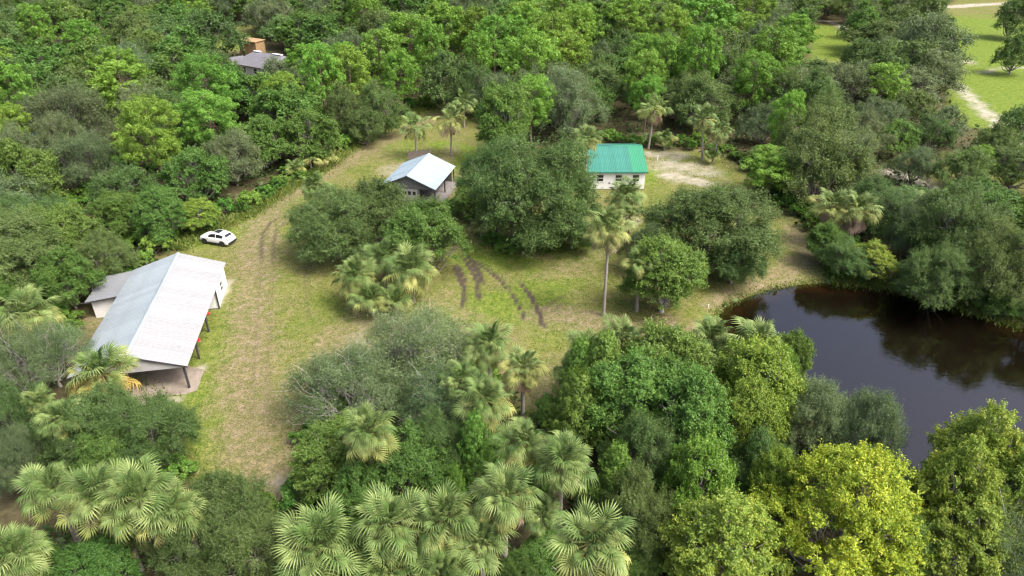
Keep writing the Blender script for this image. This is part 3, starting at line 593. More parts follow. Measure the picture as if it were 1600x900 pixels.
def panel_mesh(name, w, L, mat, ribs=3, rib_h=.045, rib_w=.05, t=.012):
    """ribbed sheet: x 0..w across, y 0..L along the fall, facing +z"""
    prof = []
    for i in range(ribs):
        c = w*(i+.5)/ribs
        prof += [(c-rib_w, 0), (c-rib_w*.45, rib_h), (c+rib_w*.45, rib_h), (c+rib_w, 0)]
    prof = [(0.004, 0)]+prof+[(w-.004, 0)]
    b = MB(); n = len(prof)
    b.v = [(x, 0, z) for x, z in prof]+[(x, L, z) for x, z in prof]+[(.004, 0, -t), (w-.004, 0, -t), (.004, L, -t), (w-.004, L, -t)]
    b.f = [(i, i+1, n+i+1, n+i) for i in range(n-1)]
    k = 2*n
    b.f += [(0, k, k+1, n-1)[::-1], (k, k+2, k+3, k+1), (n-1, k+1, k+3, 2*n-1)]
    return b.mesh(name, mat)
def roof_slope(parent, mat, x_ridge, z_ridge, x_eave, z_eave, y0, y1, w=.92, ribs=3, alt=None, alt_from=None, lift=.02, rib_h=.04):
    """lay ribbed panels side by side on one slope of a roof whose ridge runs along local y"""
    fall = math.hypot(x_eave-x_ridge, z_ridge-z_eave); n = max(1, round((y1-y0)/w)); pw = (y1-y0)/n
    sx = 1 if x_eave > x_ridge else -1
    me = panel_mesh('roof_panel', pw, fall, mat, ribs, rib_h); me2 = panel_mesh('roof_panel', pw, fall, alt, ribs, rib_h) if alt else None
    dn = Vector((x_eave-x_ridge, 0, z_eave-z_ridge)).normalized()
    across = Vector((0, 1, 0)) if sx < 0 else Vector((0, 1, 0))
    up = across.cross(dn)
    if up.z < 0: across = -across; up = across.cross(dn)
    for i in range(n):
        yy = (y0+i*pw) if across.y > 0 else (y0+(i+1)*pw)
        o = link('roof_panel', me2 if (alt and alt_from is not None and y0+(i+.5)*pw < alt_from) else me, parent)
        mtx = Matrix((across, dn, up)).transposed().to_4x4()
        mtx.translation = Vector((x_ridge, yy, z_ridge))+up*(lift+.0015*((i*7) % 3))
        o.matrix_local = mtx
def window(parent, c, w, h, axis_='x', out=-1, mull=True, deep=.06):
    """double-hung window on a wall; axis_ = direction the window is wide in; out = sign of the outward normal"""
    cx, cy, cz = c; fb = MB(); t = .09
    def bx(b, du, dz, su, sz, off, th):
        if axis_ == 'x': b.box((cx+du, cy+out*off, cz+dz), (su, th, sz))
        else: b.box((cx+out*off, cy+du, cz+dz), (th, su, sz))
    bx(fb, 0, h/2, w+.16, t, .03, .08); bx(fb, 0, -h/2, w+.22, t, .045, .11)
    bx(fb, -w/2, 0, t, h-t, .03, .08); bx(fb, w/2, 0, t, h-t, .03, .08); bx(fb, 0, 0, w-t, .07, .032, .07)
    f = fb.build('window', M_WFRAME, parent)
    for s in (-1, 1):
        pb = MB(); bx(pb, 0, s*h/4, w-t, h/2-.08, .012, .02); pb.build('pane', M_GLASS, f)
    return f

# ---- the long white barn
barn = empty('metal_barn', (-32.72, 47.1, 0), R(10.7))
tag(barn, 'long white metal-roofed barn with open carport end and side lean-to', 'barn')
XR, XL, ZE, ZR, BL = 4.62, -4.95, 2.55, 4.2, 19.4
rb = MB()
rb.prism([(XL, ZE-.06), (0, ZR-.09), (XR, ZE-.06), (XR, ZE-.01), (0, ZR-.02), (XL, ZE-.01)], -.1, BL)
roof = rb.build('roof', M_GABLE, barn)
roof_slope(roof, M_WHITE_ROOF, 0, ZR, XR, ZE, -.12, BL+.02)
roof_slope(roof, M_SHADED_ROOF, 0, ZR, XL, ZE, -.12, BL+.02)
cb = MB(); cb.prism([(-.22, ZR-.02), (0, ZR+.075), (.22, ZR-.02), (.2, ZR-.04), (0, ZR+.05), (-.2, ZR-.04)], -.16, BL+.06)
cb.build('ridge_cap', M_SHADED_ROOF, roof)
fb = MB(); fb.prism([(0, ZR-.16), (XR+.02, ZE-.12), (XR+.02, ZE+.03), (0, ZR+.0)], -.18, -.125).build('fascia', M_DARK, roof)
fb = MB(); fb.prism([(0, ZR-.16), (0, ZR), (XL-.02, ZE+.03), (XL-.02, ZE-.12)], -.18, -.125).build('fascia', M_DARK, roof)
gb = MB(); gb.prism([(XL+.3, 2.42), (XR-.3, 2.42), (XR-.3, ZE-.08), (0, ZR-.13), (XL+.3, ZE-.08)], -.02, .05).build('gable_panel', M_GABLE, barn)
wb = MB(); wb.prism([(-4.7, 0), (4.46, 0), (4.46, ZE-.06), (0, ZR-.12), (-4.7, ZE-.08)], 13.65, 13.78)
wb.prism([(-4.7, 0), (4.46, 0), (4.46, ZE-.06), (0, ZR-.12), (-4.7, ZE-.08)], 18.6, 18.73)
wb.box((4.40, 16.19, 1.24), (.12, 4.82, 2.44)); wb.box((-4.64, 16.19, 1.22), (.12, 4.82, 2.42))
wb.build('wall', M_WHITE, barn)
window(barn, (4.46, 16.1, 1.45), 1.0, 1.15, 'y', 1)
MB().box((4.47, 13.62, 1.2), (.12, .16, 2.38)).build('corner_trim', M_DARK, barn)
MB().box((2.9, 13.6, .09), (3.0, .08, .16)).build('base_trim', M_DARK, barn)
for y in (.15, 4.5, 9.13):
    MB().box((4.22, y, 1.22), (.17, .17, 2.5)).build('post', M_DARK, barn)
    MB().box((-4.5, y, 1.22), (.17, .17, 2.5)).build('post', M_DARK, barn)
MB().box((4.22, 6.9, 2.36), (.14, 13.4, .2)).build('eave_beam', M_DARK, barn)
lb = MB(); lb.prism([(XL+.2, ZE-.13), (-8.15, 2.02), (-8.15, 2.08), (XL+.2, ZE-.04)], 13.9, 19.3)
lean = lb.build('lean_to_roof', M_GABLE, barn)
roof_slope(lean, M_LEAN_ROOF, XL+.16, ZE-.02, -8.2, 2.09, 13.85, 19.35)
MB().prism([(XL-.0, ZE-.2), (-8.2, 1.98), (-8.2, 2.13), (XL-.0, ZE-.02)], 13.78, 13.84).build('fascia', M_DARK, lean)
wb = MB(); wb.prism([(-4.72, 0), (-7.75, 0), (-7.75, 2.03), (-4.72, 2.38)], 14.2, 14.3); wb.box((-7.7, 16.7, 1.0), (.1, 4.8, 2.02)); wb.prism([(-4.72, 0), (-7.75, 0), (-7.75, 2.03), (-4.72, 2.38)], 19.1, 19.2)
wb.build('lean_to_wall', M_WHITE, barn)
sb = MB(); sb.v = [(-5.0, -.55, .07), (4.0, -.75, .07), (4.95, -.3, .07), (5.0, 13.5, .07), (-5.0, 13.6, .07)]; sb.f = [(0, 1, 2, 3, 4)]
k = len(sb.v); sb.v += [(x, y, -.4) for x, y, z in sb.v]; sb.f += [(i, k+i, k+(i+1) % k, (i+1) % k) for i in range(k)]
sb.build('slab', M_CONC, barn)
def ornament(y, label):
    e = empty('red_ornament', barn.matrix_basis @ Vector((4.42, y, 2.02)), R(10.7)); tag(e, label, 'ornament', 'red ornaments on the barn posts')
    rng = random.Random(int(y*10))
    MB().box((0, 0, .18), (.05, .05, .5)).build('bracket', M_DARK, e)
    for i in range(7):
        a = 2*math.pi*i/7; b = MB()
        d = Vector((math.cos(a), math.sin(a), .35+.2*rng.random())); s = Vector((-math.sin(a), math.cos(a), 0))*.13
        p = Vector((0, 0, .12)); q = p+d*.22; t = p+d*.42-Vector((0, 0, .1))
        b.quad(p, q+s, t, q-s); b.quad(p-Vector((0, 0, .02)), q-s, t-Vector((0, 0, .02)), q+s); b.build('petal', M_RED, e)
ornament(4.5, 'red ornament on the barn post nearer the open gable end')
ornament(9.13, 'red ornament on the barn post nearer the white enclosed room')

# ---- pale blue roofed shed with dark gable
shed = empty('gabled_shed', (-14.55, 90.0, 0), R(-12.6)); tag(shed, 'pale blue metal-roofed shed with dark grey gable and open side', 'shed')
SH, SE, SR, SL = 4.1, 2.4, 4.15, 9.4
rb = MB(); rb.prism([(-SH, SE-.05), (0, SR-.09), (SH, SE-.05), (SH, SE), (0, SR-.02), (-SH, SE)], -.3, SL); roof = rb.build('roof', M_GREYWALL, shed)
roof_slope(roof, M_BLUE_ROOF, 0, SR, SH, SE, -.32, SL+.02); roof_slope(roof, M_BLUE_ROOF, 0, SR, -SH, SE, -.32, SL+.02)
MB().prism([(-.2, SR-.02), (0, SR+.07), (.2, SR-.02), (.18, SR-.04), (0, SR+.05), (-.18, SR-.04)], -.35, SL+.05).build('ridge_cap', M_BLUE_ROOF, roof)
for s in (-1, 1):
    p = [(0, SR-.15), (s*(SH+.02), SE-.1), (s*(SH+.02), SE+.02), (0, SR)]
    MB().prism(p if s > 0 else p[::-1], -.38, -.325).build('fascia', M_DARK, roof)
wb = MB(); wb.prism([(-3.5, 0), (-1.1, 0), (-1.1, 2.15), (1.3, 2.15), (1.3, 0), (1.6, 0), (1.6, 2.2), (SH-.3, 2.2), (SH-.3, SE-.02), (0, SR-.12), (-SH+.3, SE-.02), (-3.5, 2.2)], .0, .1)
wb.build('gable_wall', M_GREYWALL, shed)
dr = MB().box((.1, .06, 1.06), (2.36, .05, 2.1)).build('door', plain('dull_white_door', (.3, .3, .29), .7, 0, .1, 2), shed)
for x in (-.6, .1, .8): MB().box((x, .015, 1.5), (.42, .04, .5)).build('pane', M_GLASS, dr)
MB().box((-3.46, 4.6, 1.1), (.1, 9.0, 2.2)).build('side_wall', M_GREYWALL, shed)
MB().box((-3.62, -.1, 1.15), (.16, .16, 2.3)).build('corner_post', M_WHITE, shed)
MB().box((0, 9.1, 1.15), (7, .1, 2.3)).build('back_wall', M_GREYWALL, shed)
for y in (.2, 4.7, 9.2): MB().box((SH-.3, y, 1.2), (.16, .16, 2.4)).build('post', M_DARK, shed)
MB().box((.6, 4.6, .0), (8.2, 9.4, .16)).build('slab', M_CONC2, shed)
MB().box((6.9, 8.6, -.05), (2.0, 2.0, .2)).build('apron', M_CONC2, shed)

# ---- white cabin with green roof
cab = empty('white_cabin', (11.1, 95.25, 0)); tag(cab, 'white cabin with green and teal metal roof and a row of dark windows', 'cabin')
CW, CD = 8.5, 11.6
wb = MB(); wb.box((CW/2, .09, 1.35), (CW, .18, 2.7)); wb.box((CW/2, CD-.09, 1.35), (CW, .18, 2.7))
for x in (.09, CW-.09): wb.prism([(x-.088, 0), (x+.088, 0), (x+.088, 2.69), (x-.088, 2.69)], .18, CD-.18)
wb.v += [(CW-.002, .0, 2.69), (CW-.002, CD, 2.69), (CW-.002, 6.3, 4.45), (.002, .0, 2.69), (.002, CD, 2.69), (.002, 6.3, 4.45)]; k = len(wb.v)
wb.f += [(k-6, k-5, k-4), (k-3, k-1, k-2)]
wb.build('wall', M_WHITE, cab)
# the roof's ridge runs along x: build it in a frame turned by 90 degrees
rf = MB(); rf.prism([(-.35, 2.72), (6.3, 4.56), (CD+.35, 2.95), (CD+.35, 3.0), (6.3, 4.62), (-.35, 2.77)], -.25, CW+.3)
roof = rf.build('roof', M_TEAL_ROOF, cab); 
roof.matrix_local = Matrix(((0, 1, 0, 0), (1, 0, 0, 0), (0, 0, 1, 0), (0, 0, 0, 1)))
roof_slope(roof, M_GREEN_ROOF, 6.3, 4.64, -.4, 2.79, -.3, CW+.35, .78, 3, M_TEAL_ROOF, 6.3, rib_h=.022)
roof_slope(roof, M_TEAL_ROOF, 6.3, 4.64, CD+.4, 3.02, -.3, CW+.35, .78, 3, rib_h=.022)
MB().prism([(6.05, 4.66), (6.3, 4.74), (6.55, 4.66), (6.3, 4.69)], -.3, 4.3).build('ridge_cap', M_TEAL_ROOF, roof)
MB().prism([(6.05, 4.63), (6.3, 4.70), (6.55, 4.63), (6.3, 4.65)], 4.32, CW+.35).build('ridge_cap', M_GREEN_ROOF, roof)
MB().box((-.42, CW/2, 2.7), (.05, CW+.66, .16)).build('fascia', M_TEAL_ROOF, roof)
for x in (1.9, 4.62, 7.15): window(cab, (x, 0, 1.72), 1.0, 1.05, 'x', -1)
MB().box((3.3, -.03, .95), (.25, .06, .2)).build('outlet_box', M_GREYWALL, cab)
MB().box((CW+.12, 7.2, 2.6), (.16, .5, .7)).build('wall_lamp', M_WHITE, cab)

# ---- short brown fence behind the shed
def fence(p0, p1, h, label):
    p0 = Vector((*p0, 0)); p1 = Vector((*p1, 0)); d = p1-p0; L = d.length; a = math.atan2(d.y, d.x)
    e = empty('board_fence', p0, a); tag(e, label, 'fence'); n = int(L/.19)
    me = MB().box((.08, 0, h/2), (.165, .03, h)).mesh('board', M_BROWN)
    for i in range(n):
        o = link('board', me, e, (i*.19, .002*(i % 3), 0.0)); o.scale.z = 1-.02*((i*5) % 4)
    for x in (0, L/2, L): MB().box((x, .08, h/2+.05), (.12, .12, h+.1)).build('post', M_WOOD, e)
    for z in (.4, h-.4): MB().box((L/2, .045, z), (L, .05, .1)).build('rail', M_WOOD, e)
fence((-16.9, 107.3), (-13.5, 108.6), 1.7, 'short dark brown board fence behind the palm and the shed')

# ---- far grey house and raw wood shell
hs = empty('grey_roofed_house', (-58.3, 169.4, 0), R(-32)); tag(hs, 'far house with grey shingle roof showing among the trees', 'house')
wb = MB(); wb.box((0, -4.4, 1.4), (15, .2, 2.8)); wb.box((0, 4.4, 1.4), (15, .2, 2.8)); wb.box((-7.4, 0, 1.4), (.2, 8.6, 2.8)); wb.box((7.4, 0, 1.4), (.2, 8.6, 2.8))
wb.build('wall', plain('pale_siding', (.5, .48, .44), .8), hs)
rf = MB(); a, b_, z0, z1 = 8.1, 5.1, 2.75, 5.0
for p in (((-a, -b_, z0), (a, -b_, z0), (a-3.2, 0, z1), (-a+3.2, 0, z1)), ((a, b_, z0), (-a, b_, z0), (-a+3.2, 0, z1), (a-3.2, 0, z1)),
          ((a, -b_, z0), (a, b_, z0), (a-3.2, 0, z1)), ((-a, b_, z0), (-a, -b_, z0), (-a+3.2, 0, z1)), ((-a, -b_, z0), (-a, b_, z0), (a, b_, z0), (a, -b_, z0))): rf.quad(*p)
roof = rf.build('roof', M_SHINGLE, hs)
MB().box((3.2, 0, z1+.08), (3.2, .7, .16)).build('ridge_vent', M_WHITE, roof); MB().box((-3.8, 0, z1+.08), (2.2, .7, .16)).build('ridge_vent', M_WHITE, roof)
for x in (-4, 0, 4): window(hs, (x, -4.5, 1.6), 1.2, 1.2, 'x', -1)
h2 = empty('low_grey_outbuilding', (-68.7, 174.6, 0), R(-28)); tag(h2, 'low grey flat outbuilding beside the raw wood shell', 'outbuilding')
MB().box((0, 0, 1.1), (6, 4.6, 2.2)).build('wall', plain('outbuilding_siding', (.45, .45, .44), .8), h2)
MB().prism([(-3.4, 2.22), (3.4, 2.22), (3.4, 2.4), (0, 3.0), (-3.4, 2.4)], -2.7, 2.7).build('roof', M_SHINGLE, h2)
MB().box((1.6, -2.78, 2.1), (1.6, .1, .5)).build('gutter', M_WHITE, h2)
sh = empty('raw_wood_shell', (-69.6, 190.9, 0), R(-22)); tag(sh, 'boxy unfinished raw wood shell standing by the bright far lawn', 'wooden building'); sh.scale = (.72, .72, .78)
for i in range(5): MB().box((-3.0+1.5*i, -2.5, 2.6), (1.48, .12, 5.2)).build('panel', M_OSB, sh)
for i in range(3): MB().box((3.75, -1.7+1.65*i, 2.6), (.12, 1.63, 5.2)).build('panel', M_OSB, sh); MB().box((-3.8, -1.7+1.65*i, 2.6), (.12, 1.63, 5.2)).build('panel', M_OSB, sh)
MB().prism([(-4.1, 5.22), (4.1, 5.22), (4.1, 5.4), (-4.1, 5.75)], -3.0, 2.8).build('roof', M_OSB, sh)
MB().box((-2.2, -2.58, 1.1), (1.0, .06, 2.1)).build('door_shade', M_DARK, sh)  # dark sheet painted as a doorway's shade; the wall behind is closed

# ---- blue tarp, bins, posts
tp = empty('blue_tarp', (-80.6, 113.5, 0), R(20)); tag(tp, 'crumpled blue tarp shelter glimpsed through the woods', 'tarp')
tb = MB(); N = 7
rng = random.Random(4)
hgt = [[3.2-.12*abs(i-3)**1.5+rng.uniform(-.1, .1)-.12*j for i in range(N)] for j in range(N)]
tb.v = [((i-3)*.75, (j-3)*.6, hgt[j][i]) for j in range(N) for i in range(N)]
tb.f = [(j*N+i, j*N+i+1, (j+1)*N+i+1, (j+1)*N+i) for j in range(N-1) for i in range(N-1)]
k = len(tb.v); tb.v += [(x, y, z-.03) for x, y, z in tb.v]; tb.f += [tuple(k+i for i in f[::-1]) for f in tb.f]
tb.build('sheet', M_TARP, tp, True)
for x, y in ((-2.2, -1.7), (2.2, -1.7), (-2.2, 1.7), (2.2, 1.7)): MB().tube([(x, y, 0), (x, y, 2.2)], .04).build('pole', M_WOOD, tp)
def bin_(x, y, label):
    e = empty('roadside_bin', (x, y, ground_z(np.array([x]), np.array([y]))[0])); tag(e, label, 'bin', 'dark bins by the sand road')
    MB().box((0, 0, .6), (.62, .7, 1.1), 0, 1.18).build('body', M_DARK, e); MB().box((0, -.02, 1.19), (.76, .86, .09)).build('lid', M_DARK, e)
    for s in (-1, 1): MB().tube([(s*.33-.03, .3, .12), (s*.33+.03, .3, .12)], .12, 10).build('wheel', M_DARK, e)
bin_(114.5, 263.0, 'dark bin at the far bend of the sand road'); bin_(111.5, 236.0, 'dark bin on the near side of the sand road bend')
def post(name, x, y, h, r, mat, label, cat='post', z0=None, cap=True):
    z = ground_z(np.array([x]), np.array([y]))[0] if z0 is None else z0
    e = empty(name, (x, y, z)); tag(e, label, cat)
    MB().tube([(0, 0, -.2), (0, 0, h)], [r, r*.92], 8).build('shaft', mat, e); MB().tube([(0, 0, h), (0, 0, h+.05)], [r*1.25, r*.9], 8).build('cap', mat, e)
post('white_pipe', 20.9, 62.0, .75, .06, M_WHITE, 'white pipe standing in the shallow tip of the pond', 'pipe', -.6)
post('yard_post', -13.2, 57.3, 1.15, .05, M_DARK, 'thin dark post beside the low palms in the middle lawn')
post('white_stake', 23.9, 107.7, .9, .07, M_WHITE, 'small white stake standing in the sandy yard behind the cabin', 'stake')
for i, (x, y) in enumerate(((100.5, 222), (103.5, 214), (106, 206), (108.5, 198))):
    post('fence_post', x, y, 1.5, .14, M_WOOD, ('farthest', 'second farthest', 'second closest', 'closest')[i]+' weathered fence post along the small bright lawn')
    bpy.data.objects['fence_post' if i == 0 else 'fence_post.%03d' % i]['group'] = 'fence posts along the sand road'

# ------------------------------------------------------------------ the white car
def make_car():
    car = empty('parked_car', (-36.95, 77.35, ground_z(np.array([-36.95]), np.array([77.35]))[0]+.02), math.atan2(.325, -.946))
    tag(car, 'white crossover car with sunroof parked on the grass by the barn', 'car')
    mw, nt, b = new_mat('car_paint'); b.inputs['Base Color'].default_value = (.78, .78, .78, 1); b.inputs['Roughness'].default_value = .25
    b.inputs['Coat Weight'].default_value = .6
    mg = M_GLASS; mt = plain('tyre_rubber', (.02, .02, .02), .85); mr = plain('dark_rim', (.06, .06, .065), .4, .6)
    mp_ = plain('black_plastic', (.022, .022, .024), .6)
    # stations: x, half width low, shoulder z, roof half width, roof z
    st = [(2.16, .62, .62, .55, .72), (2.08, .78, .72, .66, .84), (1.80, .87, .84, .72, .95), (1.30, .90, .92, .74, 1.02), (.92, .905, .96, .72, 1.06),
          (.55, .905, .98, .68, 1.33), (.18, .905, .99, .64, 1.53), (-.25, .905, 1.0, .63, 1.585), (-.75, .905, 1.01, .62, 1.58), (-1.2, .905, 1.03, .605, 1.53),
          (-1.55, .90, 1.05, .59, 1.44), (-1.9, .87, 1.04, .6, 1.14), (-2.08, .83, .98, .62, 1.02), (-2.16, .76, .80, .62, .84)]
    def ring(s):
        x, w, zs, wr, zr = s
        r = [(w*.94, .27), (w, .42), (w, .62), (w*.985, zs-.06), (w*.95, zs), (wr+.03, zr-.035), (wr-.08, zr), (wr*.45, zr+.022), (0, zr+.028)]
        if zr-zs < .2: r[5] = (wr+.06, zr-.03)
        return [(x, y, z) for y, z in r]+[(x, -y, z) for y, z in r[-2::-1]]
    bb = MB(); rings = [ring(s) for s in st]; k = len(rings[0])
    for r in rings: bb.v += r
    for i in range(len(rings)-1):
        for j in range(k-1):
            a = i*k+j; bb.f.append((a, a+1, a+k+1, a+k))
        a = i*k; bb.f.append((a+k-1, a, a+k, a+2*k-1))
    bb.f.append(tuple(range(k))[::-1]); e = (len(rings)-1)*k; bb.f.append(tuple(e+j for j in range(k)))
    body = bb.build('body', mw, car, True)
    def P(i, j, t=0.0):
        i0 = int(i); f = i-i0; i1 = min(i0+1, len(rings)-1); j0 = int(j); g = j-j0; j1 = min(j0+1, k-1)
        def L(a, b_, c): return Vector(a)*(1-c)+Vector(b_)*c
        return L(L(rings[i0][j0], rings[i0][j1], g), L(rings[i1][j0], rings[i1][j1], g), f)
    def patch(name, i0, i1, j0, j1, mat, off=.012, n=6, shrink=None, parent=body):
        pb = MB(); m = 4
        c0 = Vector((-.2, 0, .8))
        for a in range(n+1):
            for b_ in range(m+1):
                p = P(i0+(i1-i0)*a/n, j0+(j1-j0)*b_/m); d = (p-c0); d.x *= .35; p = p+d.normalized()*off; pb.v.append(tuple(p))
        pb.f = [(a*(m+1)+b_, a*(m+1)+b_+1, (a+1)*(m+1)+b_+1, (a+1)*(m+1)+b_) for a in range(n) for b_ in range(m)]
        return pb.build(name, mat, parent, True)
    patch('windscreen', 4.15, 5.9, 6.0, 10.0, mg)
    patch('sunroof', 6.35, 8.2, 6.4, 9.6, mg)
    patch('rear_window', 10.15, 10.9, 5.9, 10.1, mg)
    for j0, j1 in ((4.15, 4.9), (k-1-4.15, k-1-4.9)):
        patch('side_window', 4.75, 7.35, j0, j1, mg); patch('side_window', 7.5, 9.9, j0, j1, mg)
    for s in (-1, 1):
        MB().box((2.06, s*.62, .74), (.14, .3, .1)).build('headlight', M_GLASS, body)
        MB().box((-2.05, s*.68, .93), (.16, .26, .11)).build('tail_light', M_RED, body)
        MB().box((.72, s*1.0, 1.02), (.16, .2, .12)).build('mirror', mw, body)
        MB().box((-.0, s*.905, .33), (2.0, .05, .16)).build('sill', mp_, car)
    MB().box((-2.13, 0, .43), (.16, 1.5, .24)).build('rear_bumper', mp_, car); MB().box((2.13, 0, .43), (.14, 1.25, .22)).build('front_bumper', mp_, car)
    tyre = MB(); prof = [(-.11, .2), (-.11, .31), (-.07, .345), (.07, .345), (.11, .31), (.11, .2)]; n = 20
    for i in range(n):
        a = 2*math.pi*i/n
        tyre.v += [(math.cos(a)*r, y, math.sin(a)*r) for y, r in prof]
    q = len(prof); tyre.f = [(i*q+j, i*q+(j+1) % q, ((i+1) % n)*q+(j+1) % q, ((i+1) % n)*q+j) for i in range(n) for j in range(q)]
    tme = tyre.mesh('tyre', mt, True); rim = MB(); rim.tube([(0, -.1, 0), (0, .1, 0)], .205, 16); rme = rim.mesh('rim', mr)
    arch = MB(); n = 12
    for i in range(n+1):
        a = math.pi*i/n-.12+.24*(0)
        for r, y in ((.35, 0), (.45, 0), (.45, .03), (.35, .03)): arch.v.append((math.cos(a)*r, y, math.sin(a)*r))
    arch.f = [(i*4+j, i*4+(j+1) % 4, (i+1)*4+(j+1) % 4, (i+1)*4+j) for i in range(n) for j in range(4)]
    ame = arch.mesh('wheel_arch', mp_)
    spoke = MB()
    for i in range(5):
        a = 2*math.pi*i/5; spoke.box((math.cos(a)*.1, 0, math.sin(a)*.1), (.04, .02, .04))
    for x in (1.33, -1.33):
        for s in (-1, 1):
            w = empty('wheel', (x, s*.82, .345)); w.parent = car
            link('tyre', tme, w); link('rim', rme, w)
            link('wheel_arch', ame, car, (x, s*.9+(-.03 if s < 0 else 0), .345))
make_car()

# ------------------------------------------------------------------ trees
def unit(v): return v/np.maximum(np.linalg.norm(v, axis=-1, keepdims=True), 1e-9)
def leaves(rng, pts, nrm, size, aspect=.6, jitter=.35, along=None, along_w=.0, tri=False):
    """rhombic leaves: verts, loops count 4 each"""
    n = len(pts)
    nr = unit(nrm)
    t = rng.normal(size=(n, 3))
    if along is not None: t = along*along_w+t*(1-along_w)
    t = unit(t-nr*np.sum(t*nr, -1, keepdims=True)); w = np.cross(nr, t)
    s = size*(1+jitter*rng.uniform(-1, 1, (n, 1)))
    a = pts-t*s*.5; c = pts+t*s*.5+nr*s*rng.uniform(-.25, .1, (n, 1)); b = pts+w*s*aspect*.5; d = pts-w*s*aspect*.5
    if tri: return np.stack([pts-t*s*.5+w*s*aspect*.5, pts-t*s*.5-w*s*aspect*.5, c], 1).reshape(-1, 3)
    return np.stack([a, b, c, d], 1).reshape(-1, 3)
def finish_leaves(name, verts, tint, mat, k=4):
    n = len(verts)//k
    return np_mesh(name, verts, np.arange(n*k), np.full(n, k), mat, tint=np.repeat(tint, k, axis=0))
def trunk_mesh(name, mb, mat): return mb.mesh(name, mat, True)
def limb(mb, rng, a, b, r0, r1, sag=.12, sides=5, n=4):
    a = np.array(a, float); b = np.array(b, float); L = np.linalg.norm(b-a)
    pts = []
    off = rng.normal(size=3)*L*.1
    for i in range(n+1):
        t = i/n; p = a+(b-a)*t; p = p+off*math.sin(math.pi*t); p[2] += -sag*L*math.sin(math.pi*t)*(.6); pts.append(tuple(p))
    mb.tube(pts, [r0+(r1-r0)*i/n for i in range(n+1)], sides, False)
def broad_tree(name, seed, Rc, h, zb, nl, nc, npc, leaf, aspect, mat, bark, lobe=(.22, .38), clump=(.075, .17), drop=.2, flat=.8,
               twig=True, up=.45, shell=.5, droop=.0, tr=.22, twig_r=.02, spike=0.0, twig_p=.6):
    """crown of radius Rc from zb to h built as lobes > sprays > leaves, on a trunk with limbs; base at z=0"""
    rng = np.random.default_rng(seed); mb = MB()
    fork = zb*rng.uniform(.55, .8)
    lobes = []
    zc = zb+(h-zb)*.36
    for i in range(nl):
        t = (i+.5)/nl; dz = 1-t*1.42+rng.uniform(-.07, .07); dz = max(-.5, min(1, dz))      # from the top down past the widest ring
        a = i*2.39996+rng.uniform(-.25, .25); ho = math.sqrt(max(0, 1-dz*dz))
        rl = Rc*rng.uniform(*lobe); reach = rng.uniform(.76, 1.18)
        rr = max(0, Rc*reach-rl)*ho; vz = (h-zc-rl*flat*.9) if dz > 0 else (zc-zb*.6)
        lobes.append((np.array([math.cos(a)*rr, math.sin(a)*rr, zc+dz*max(.2, vz)*rng.uniform(.74, 1.1)]), rl))
    lean = rng.uniform(-.05, .05, 2)*h
    base = np.array([0, 0, -.3]); fk = np.array([lean[0], lean[1], fork])
    mb.tube([tuple(base), (lean[0]*.4, lean[1]*.4, fork*.5), tuple(fk)], [tr*1.3, tr*1.0, tr*.85], 8, False)
    V = []; Tn = []
    C = np.array([l[0] for l in lobes]); RL = np.array([l[1] for l in lobes])
    for li, (c, rl) in enumerate(lobes):
        limb(mb, rng, fk, c, tr*.55, tr*.16)
        dirs = unit(rng.normal(size=(nc*2, 3))+np.array([0, 0, up])); dirs = dirs[dirs[:, 2] > -.5][:nc]
        ltint = rng.uniform(0, 1)
        for d in dirs:
            if rng.random() < drop: continue
            cc = c+d*rl*np.array([1, 1, flat])*rng.uniform(.78, 1.08)
            dd = np.linalg.norm((C-cc)/np.array([1, 1, flat]), axis=1)/RL
            if (np.delete(dd, li) < .70).any(): continue
            if cc[2] < .3: continue
            rc = Rc*rng.uniform(*clump); n = max(4, int(npc*rng.uniform(.6, 1.3)*(rc/(Rc*sum(clump)/2))**2))
            if twig and rng.random() < twig_p: limb(mb, rng, fk+(c-fk)*rng.uniform(.45, 1.0)+rng.normal(size=3)*rl*.12, cc+rng.normal(size=3)*rc*.5, tr*.08+twig_r, twig_r*.5, .1, 3, 3)
            v = unit(rng.normal(size=(n, 3))+d*.55)
            rad = rc*rng.uniform(0, 1, (n, 1))**shell
            p = cc+v*rad*np.array([1, 1, .75])
            if spike:      # shoots stand out of the spray
                ns = int(rng.integers(3, 7)); sh = unit(d+rng.normal(size=(ns, 3))*.7); k = rng.integers(0, ns, n)
                u = rng.uniform(0, 1, (n, 1)); m_ = (rng.uniform(0, 1, (n, 1)) < .45)
                p = np.where(m_, cc+sh[k]*rc*(.4+u*(.6+spike))+rng.normal(size=(n, 3))*rc*.13, p)
            if droop: p[:, 2] -= droop*rc*rng.uniform(0, 1, n)**2*2
            nr = unit(v*.4+d*.3+np.array([0, 0, .45])+rng.normal(size=(n, 3))*.55)
            V.append(leaves(rng, p, nr, leaf, aspect, tri=True))
            g_ = np.clip(.3*ltint+.7*rng.uniform(0, 1)+0*v[:, 0], 0, 1)
            if rng.random() < .05: limb(mb, rng, c+d*rl*.5, cc+d*rc*rng.uniform(.9, 1.7)+rng.normal(size=3)*rc*.3, twig_r*1.1, twig_r*.35, .1, 3, 3)
            Tn.append(np.stack([rng.uniform(0, 1, n), np.broadcast_to(g_, n), rng.uniform(0, 1, n), np.ones(n)], -1))
    V = np.concatenate(V); Tn = np.concatenate(Tn)
    return dict(crown=finish_leaves(name+'_crown', V, Tn, mat, 3), trunk=trunk_mesh(name+'_trunk', mb, bark), R=Rc, h=h)
